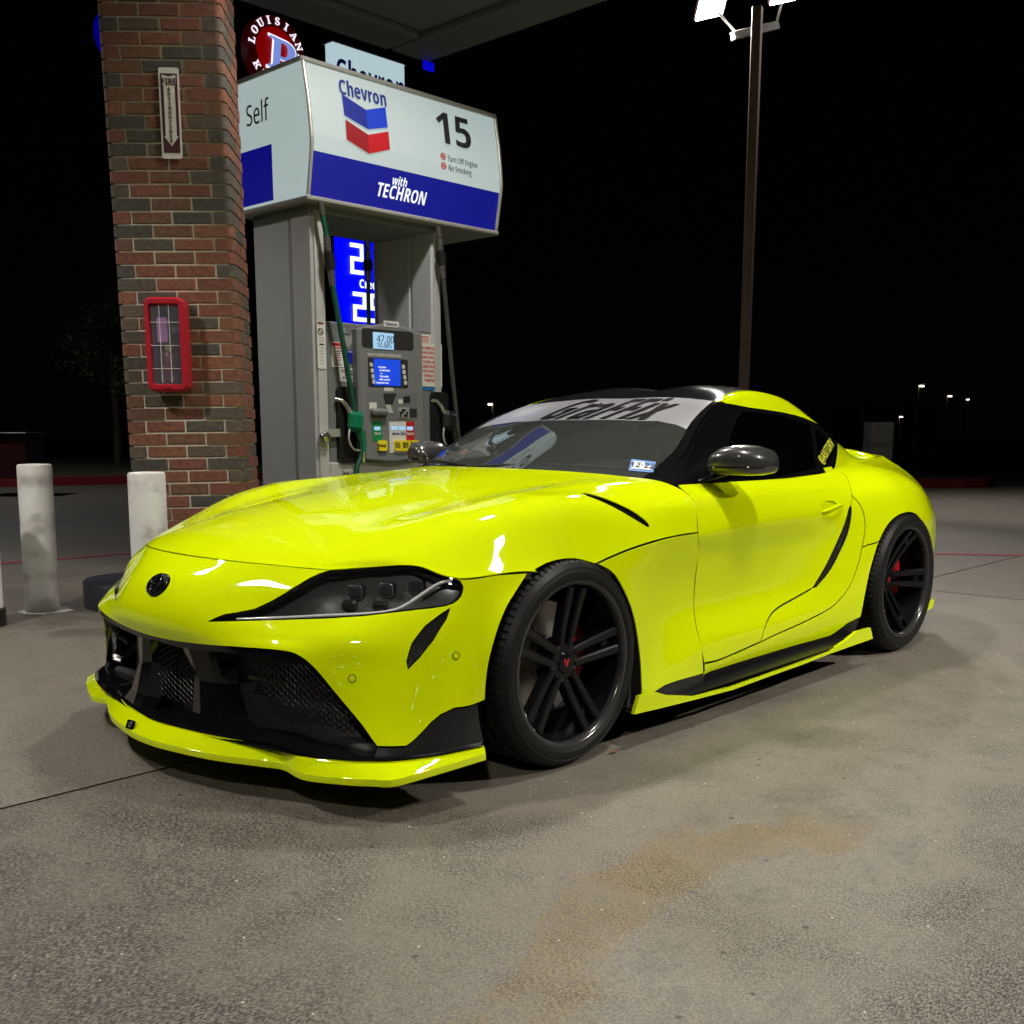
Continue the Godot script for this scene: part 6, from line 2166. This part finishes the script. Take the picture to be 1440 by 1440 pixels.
func car_details(car: Node, side: Surf, top: Surf, nose: Surf):
	for sg in [1.0, -1.0]:
		# door mirror
		var mb := MB.new()
		var secs := [[0.783, 0.96, 0.921, 0.03, 0.014], [0.787, 0.967, 0.926, 0.062, 0.03], [0.801, 0.977, 0.934, 0.085, 0.044], [0.83, 0.993, 0.942, 0.103, 0.055], [0.87, 1.011, 0.945, 0.11, 0.059], [0.91, 1.025, 0.943, 0.108, 0.057], [0.94, 1.037, 0.939, 0.098, 0.051], [0.961, 1.047, 0.935, 0.08, 0.041], [0.974, 1.053, 0.932, 0.052, 0.027], [0.979, 1.055, 0.931, 0.012, 0.008]]
		var rings := []
		for q in secs:
			var ring := []
			for k in 28:
				var a := TAU * k / 28
				var cx := cos(a); var cy := sin(a)
				var rr := pow(pow(absf(cx), 3.4) + pow(absf(cy), 3.0), -1.0 / 3.2)
				var px: float = q[1] + cx * rr * q[3]
				var py: float = q[2] + cy * rr * q[4] * (1.0 if cy > 0 else 0.92)
				# swept top, rounded front
				if cx < 0: py += (1.0 - rr * absf(cx)) * 0.0
				ring.append(Vector3(px, py, q[0]))
			rings.append(ring)
		var ids := []
		for i in rings.size():
			var row := []
			for k in 28:
				var a: Vector3 = rings[min(i + 1, rings.size() - 1)][k] - rings[max(i - 1, 0)][k]
				var b: Vector3 = rings[i][(k + 1) % 28] - rings[i][(k + 27) % 28]
				row.append(mb.add(rings[i][k], b.cross(a).normalized()))
			ids.append(row)
		for i in rings.size() - 1:
			for k in 28: mb.quad_i(ids[i][k], ids[i][(k + 1) % 28], ids[i + 1][(k + 1) % 28], ids[i + 1][k])
		for k in range(1, 27):
			mb.tri(rings[0][0], rings[0][k], rings[0][k + 1], Vector3(0, 0, -1))
			mb.tri(rings[9][0], rings[9][k], rings[9][k + 1], Vector3(0, 0, 1))
		var mir := obj("door_mirror", sided(mb, sg), M.mirror_cap, car)
		mb = MB.new()
		mb.tube(PackedVector3Array([Vector3(.90,.868,.745), Vector3(.93,.876,.765), Vector3(.965,.888,.79), Vector3(.99,.90,.82)]), [.030, .028, .027, .026], 12, true, 0.45)
		obj("stalk", sided(mb, sg), M.gloss_black, mir)
		mb = MB.new()
		mb.box(Vector3(1.115,.941,.88), Vector3(.012,.085,.135), 0.004, Basis(Vector3.UP, 0.12))
		obj("mirror_glass", sided(mb, sg), M.mirror_glass, mir)
		# seam between the cap and the lower shell
		mb = MB.new()
		var seam := PackedVector3Array()
		for q in [[.856,.832,.085],[.885,.848,.103],[.925,.866,.110],[.965,.880,.108],[.995,.892,.098],[1.016,.902,.080],[1.029,.908,.052]]:
			seam.append(Vector3(q[1] + .145 - q[2] * 0.985, .922, q[0] - .055))
		mb.tube(seam, 0.004, 6)
		obj("lower_trim", sided(mb, sg), M.gloss_black, mir)
		# sail panel and pillar trim
		mb = MB.new()
		var sa := at_z(992, 676, .78); var sb := at_z(1004, 648, .74); var sc := at_z(1014, 674, .78)
		mb.prism(PackedVector2Array([Vector2(sa.x, sa.y), Vector2(sb.x, sb.y), Vector2(sc.x, sc.y)]), Transform3D(Basis(Vector3(1, 0, 0), Vector3(0, 0.94, -0.34), Vector3(0, 0.34, 0.94)), Vector3(0, .055, .44)), .0, .02)
		# ducktail
		mb = MB.new()
		var tail := PackedVector3Array([Vector3(2.97, .900, .50), Vector3(3.03, .918, .42), Vector3(3.12, .936, .28), Vector3(3.18, .945, .13), Vector3(3.20, .947, 0)])
		mb.tube(PackedVector3Array(spline(Array(tail), 4)), [.022,.026,.030,.033,.036,.037,.038,.038,.038,.038,.038,.038,.038,.038,.038,.038,.038], 12, true, 0.42)
		obj("ducktail", sided(mb, sg), M.paint, car)
		# mud flaps and the rear bumper fin
		mb = MB.new()
		var fl := PackedVector2Array()
		for q in [[858,840],[872,832],[884,850],[892,880],[897,930],[898,985],[890,1002],[874,1000],[880,960],[877,905]]:
			var w := at_z(q[0], q[1], .86)
			fl.append(Vector2(w.x, w.y))
		mb.prism(fl, Transform3D.IDENTITY, .855, .878)
		obj("mud_flap", sided(mb, sg), M.liner, car)
		mb = MB.new()
		mb.prism(PackedVector2Array([Vector2(2.86, .13), Vector2(3.06, .145), Vector2(3.07, .20), Vector2(3.02, .19), Vector2(2.86, .16)]), Transform3D.IDENTITY, .78, .80)
		obj("rear_fin", sided(mb, sg), M.satin_black, car)
		mb = MB.new()
		mb.prism(PackedVector2Array([Vector2(2.90, .105), Vector2(3.08, .13), Vector2(3.09, .175), Vector2(2.90, .125)]), Transform3D.IDENTITY, .802, .812)
		obj("rear_blade", sided(mb, sg), M.paint, car)
	# wipers
	for q in [[-.08, .52, .38, .68], [-.62, -.08, .56, .44]]:
		var mb := MB.new()
		mb.tube(PackedVector3Array([Vector3(q[2] + .12, .915, q[0]), Vector3((q[2] + q[3]) / 2 + .10, .926, (q[0] + q[1]) / 2), Vector3(q[3] + .09, .912, q[1])]), 0.006, 6)
		obj("wiper", mb, M.satin_black, car)

func car_cabin(car: Node, top: Surf):
	var mb := MB.new()
	var dash := Surf.new([
		[[.82,.845,-.64],[.64,.875,-.35],[.60,.88,0],[.64,.875,.35],[.82,.845,.64]],
		[[.92,.87,-.65],[.82,.895,-.35],[.80,.90,0],[.82,.90,.35],[.92,.87,.65]],
		[[1.0,.875,-.65],[1.0,.90,-.35],[1.0,.90,0],[1.0,.94,.35],[1.0,.875,.65]],
		[[1.04,.84,-.68],[1.08,.84,-.35],[1.08,.82,0],[1.08,.86,.35],[1.04,.84,.68]],
		[[1.02,.55,-.68],[1.05,.55,-.35],[1.05,.55,0],[1.05,.55,.35],[1.02,.55,.68]]]).orient(Vector3.UP)
	obj("dashboard", panel(dash, rect_uv(0, 4, 0, 4), [], 4, 0.0, 0.0), M.cabin, car)
	for z in [.36, -.36]:
		mb = MB.new()
		mb.box(Vector3(1.55, .42, z), Vector3(.5, .16, .48), 0.05)
		mb.box(Vector3(1.83, .72, z), Vector3(.14, .56, .48), 0.05, Basis(Vector3(0, 0, 1), -0.32))
		mb.box(Vector3(1.94, 1.02, z), Vector3(.10, .20, .27), 0.04, Basis(Vector3(0, 0, 1), -0.2))
		obj("seat", mb, M.cabin_grey, car)
	mb = MB.new()
	var ring := PackedVector3Array()
	for k in 25:
		var a := TAU * k / 24
		ring.append(Vector3(1.22, .83, .36) + Vector3(0.42, 0.9, 0).normalized() * sin(a) * 0.18 + Vector3(0, 0, 1) * cos(a) * 0.18)
	mb.tube(ring, 0.015, 8, false)
	mb.box(Vector3(1.19, .82, .36), Vector3(.05, .10, .14), 0.02)
	obj("steering_wheel", mb, M.cabin, car)
	mb = MB.new()
	mb.box(Vector3(1.30, 1.115, 0.0), Vector3(.03, .065, .22), 0.015, Basis(Vector3(0, 0, 1), 0.15))
	mb.tube(PackedVector3Array([Vector3(1.31, 1.13, 0), Vector3(1.34, 1.165, 0)]), 0.01, 6)
	obj("rear_view_mirror", mb, M.cabin, car)
	mb = MB.new()
	mb.quad(Vector3(.5, .5, -.74), Vector3(2.7, .5, -.74), Vector3(2.7, .5, .74), Vector3(.5, .5, .74), Vector3.UP)
	mb.quad(Vector3(2.1, .5, -.72), Vector3(2.1, .5, .72), Vector3(2.2, 1.1, .45), Vector3(2.2, 1.1, -.45), Vector3(-1, 0, 0))
	obj("cabin_floor", mb, M.cabin, car)

func wheel(car: Node, at: Vector3, sg: float, R: float, dish: float, phase: float):
	var b := Basis(Vector3(1, 0, 0), Vector3(0, 0, sg), Vector3(0, -sg, 0))
	var mb := MB.new()
	mb.lathe([Vector2(.262, -.022), Vector2(.2675, -.012), Vector2(.268, -.003), Vector2(.265, .002), Vector2(.259, .003), Vector2(.254, -.001), Vector2(.250, -.010), Vector2(.2475, -.028), Vector2(.243, -.045), Vector2(.238, -.12), Vector2(.232, -.24)], at, b, 72)
	var w := obj("wheel", mb, M.rim, car)
	mb = MB.new()
	mb.lathe([Vector2(.2695, -.006), Vector2(.270, .0005), Vector2(.267, .0055), Vector2(.259, .0062), Vector2(.2535, .0025), Vector2(.250, -.006), Vector2(.2485, -.016)], at, b, 96)
	obj("rim_lip", mb, M.rim_lip, w)
	# tyre with shoulder blocks and grooves
	mb = MB.new()
	var prof := [Vector2(.262, -.006), Vector2(.268, .005), Vector2(.279, .010), Vector2(.292, .0095), Vector2(R - .030, .006), Vector2(R - .0265, .0075), Vector2(R - .023, .004), Vector2(R - .012, -.008), Vector2(R - .004, -.022), Vector2(R - .001, -.040), Vector2(R, -.056), Vector2(R - .006, -.058), Vector2(R - .006, -.066), Vector2(R, -.068), Vector2(R + .0005, -.10), Vector2(R - .006, -.102), Vector2(R - .006, -.112), Vector2(R + .0005, -.114), Vector2(R + .0005, -.150), Vector2(R - .006, -.152), Vector2(R - .006, -.162), Vector2(R, -.164), Vector2(R, -.195), Vector2(R - .006, -.197), Vector2(R - .006, -.205), Vector2(R, -.207), Vector2(R - .002, -.235), Vector2(R - .015, -.255), Vector2(.27, -.262)]
	var segs := 420
	for j in prof.size() - 1:
		var p0: Vector2 = prof[j]
		var p1: Vector2 = prof[j + 1]
		var dd := p1 - p0
		var nn := Vector2(dd.y, -dd.x).normalized()
		if nn.x < 0 and j > 2: nn = -nn
		var last := []
		for k in segs + 1:
			var a := TAU * k / segs
			var o := Vector3(cos(a), 0, sin(a))
			var q0 := p0
			var q1 := p1
			# shoulder notches, then offset sipes in the next rib
			if k % 5 == 0:
				if j >= 7 and j <= 9: q1.x -= .0045
				if j >= 8 and j <= 10: q0.x -= .0045
			if (k + 2) % 5 == 0 and j == 13:
				q0.x -= .004; q1.x -= .004
			var v0 := at + b * (o * q0.x + Vector3(0, q0.y, 0))
			var v1 := at + b * (o * q1.x + Vector3(0, q1.y, 0))
			if k > 0:
				if j >= 7 and j <= 14: mb.quad(last[0], v0, v1, last[1], b * (o * nn.x + Vector3(0, nn.y, 0)))
				else:
					var o2: Vector3 = last[2]
					var i0 := mb.add(last[0], b * (o2 * nn.x + Vector3(0, nn.y, 0)))
					var i1 := mb.add(v0, b * (o * nn.x + Vector3(0, nn.y, 0)))
					var i2 := mb.add(v1, b * (o * nn.x + Vector3(0, nn.y, 0)))
					var i3 := mb.add(last[1], b * (o2 * nn.x + Vector3(0, nn.y, 0)))
					mb.quad_i(i0, i1, i2, i3)
			last = [v0, v1, o]
	obj("tyre", mb, M.tyre, w)
	# five twin-bar spokes
	for k in 5:
		var a := phase + TAU * k / 5.0
		var er := Vector3(cos(a) * 1.0, sin(a), 0)
		var et := Vector3(-sin(a), cos(a), 0)
		var ez := Vector3(0, 0, sg)
		mb = MB.new()
		for s in [-1.0, 1.0]:
			var pts := []
			for q in 7:
				var f := q / 6.0
				var r := lerpf(.050, .240, f)
				var zf := lerpf(-dish, -.010, pow(f, 1.35))
				var wd := lerpf(.026, .032, f)
				var tc: float = s * lerpf(.0215, .0315, f)
				var c := at + er * r + et * tc
				pts.append([c + et * (-wd / 2) + ez * (zf - .036), c + et * (-wd / 2) + ez * (zf - .004), c + et * (-wd / 2 + .0055) + ez * zf, c + et * (wd / 2 - .0055) + ez * zf, c + et * (wd / 2) + ez * (zf - .004), c + et * (wd / 2) + ez * (zf - .036)])
			for q in 6:
				for e in 5:
					var mid: Vector3 = (pts[q][e] + pts[q][e + 1]) * 0.5
					var ctr: Vector3 = (pts[q][0] + pts[q][5]) * 0.5
					mb.quad(pts[q][e], pts[q][e + 1], pts[q + 1][e + 1], pts[q + 1][e], mid - ctr)
			for e in [0, 6]:
				mb.quad(pts[e][0], pts[e][1], pts[e][4], pts[e][5], er * (1.0 if e == 6 else -1.0))
				mb.quad(pts[e][1], pts[e][2], pts[e][3], pts[e][4], er * (1.0 if e == 6 else -1.0))
		# bridge deep in the slot, open near the hub
		mb.box(at + er * .215 + ez * (-.045), Vector3(.06, .05, .022), 0.003, Basis(er, et, ez) if sg > 0 else Basis(er, -et, ez))
		obj("spoke", mb, M.rim, w)
	mb = MB.new()
	mb.lathe([Vector2(0, -dish + .006), Vector2(.030, -dish + .0055), Vector2(.034, -dish + .003), Vector2(.036, -dish - .001), Vector2(.055, -dish - .003), Vector2(.062, -dish - .010), Vector2(.064, -dish - .05), Vector2(.075, -dish - .06)], at, b, 40)
	var hub := obj("hub", mb, M.rim, w)
	mb = MB.new()
	var e0 := face(at + Vector3(0, 0, sg * (-dish + .0075)), Vector3(sg, 0, 0), Vector3.UP)
	mb.prism(PackedVector2Array([Vector2(-.012, .012), Vector2(-.007, .013), Vector2(-.001, -.004), Vector2(-.001, -.014)]), e0, -.002, .0006)
	mb.prism(PackedVector2Array([Vector2(.012, .012), Vector2(.007, .013), Vector2(.0025, .002), Vector2(.001, -.013)]), e0, -.002, .0006)
	obj("hub_mark", mb, M.red_mark, hub)
	for k in 5:
		var a := phase + TAU * (k + 0.5) / 5.0
		mb = MB.new()
		mb.lathe([Vector2(0, .012), Vector2(.006, .012), Vector2(.0095, .008), Vector2(.0105, -.02)], at + Vector3(cos(a) * .056, sin(a) * .056, sg * (-dish - .014)), b, 8)
		obj("lug_nut", mb, M.black_chrome, w)
	mb = MB.new()
	mb.lathe([Vector2(.07, -.105), Vector2(.075, -.128), Vector2(.115, -.130), Vector2(.186, -.130), Vector2(.188, -.133), Vector2(.188, -.158), Vector2(.07, -.16)], at, b, 56)
	var disc := obj("brake_disc", mb, M.disc, w)
	mb = MB.new()
	mb.lathe([Vector2(.120, -.118), Vector2(.128, -.110), Vector2(.182, -.110), Vector2(.192, -.118), Vector2(.196, -.17), Vector2(.125, -.172), Vector2(.120, -.118)], at, b, 14, -0.50, 0.50)
	obj("brake_caliper", mb, M.caliper, w)
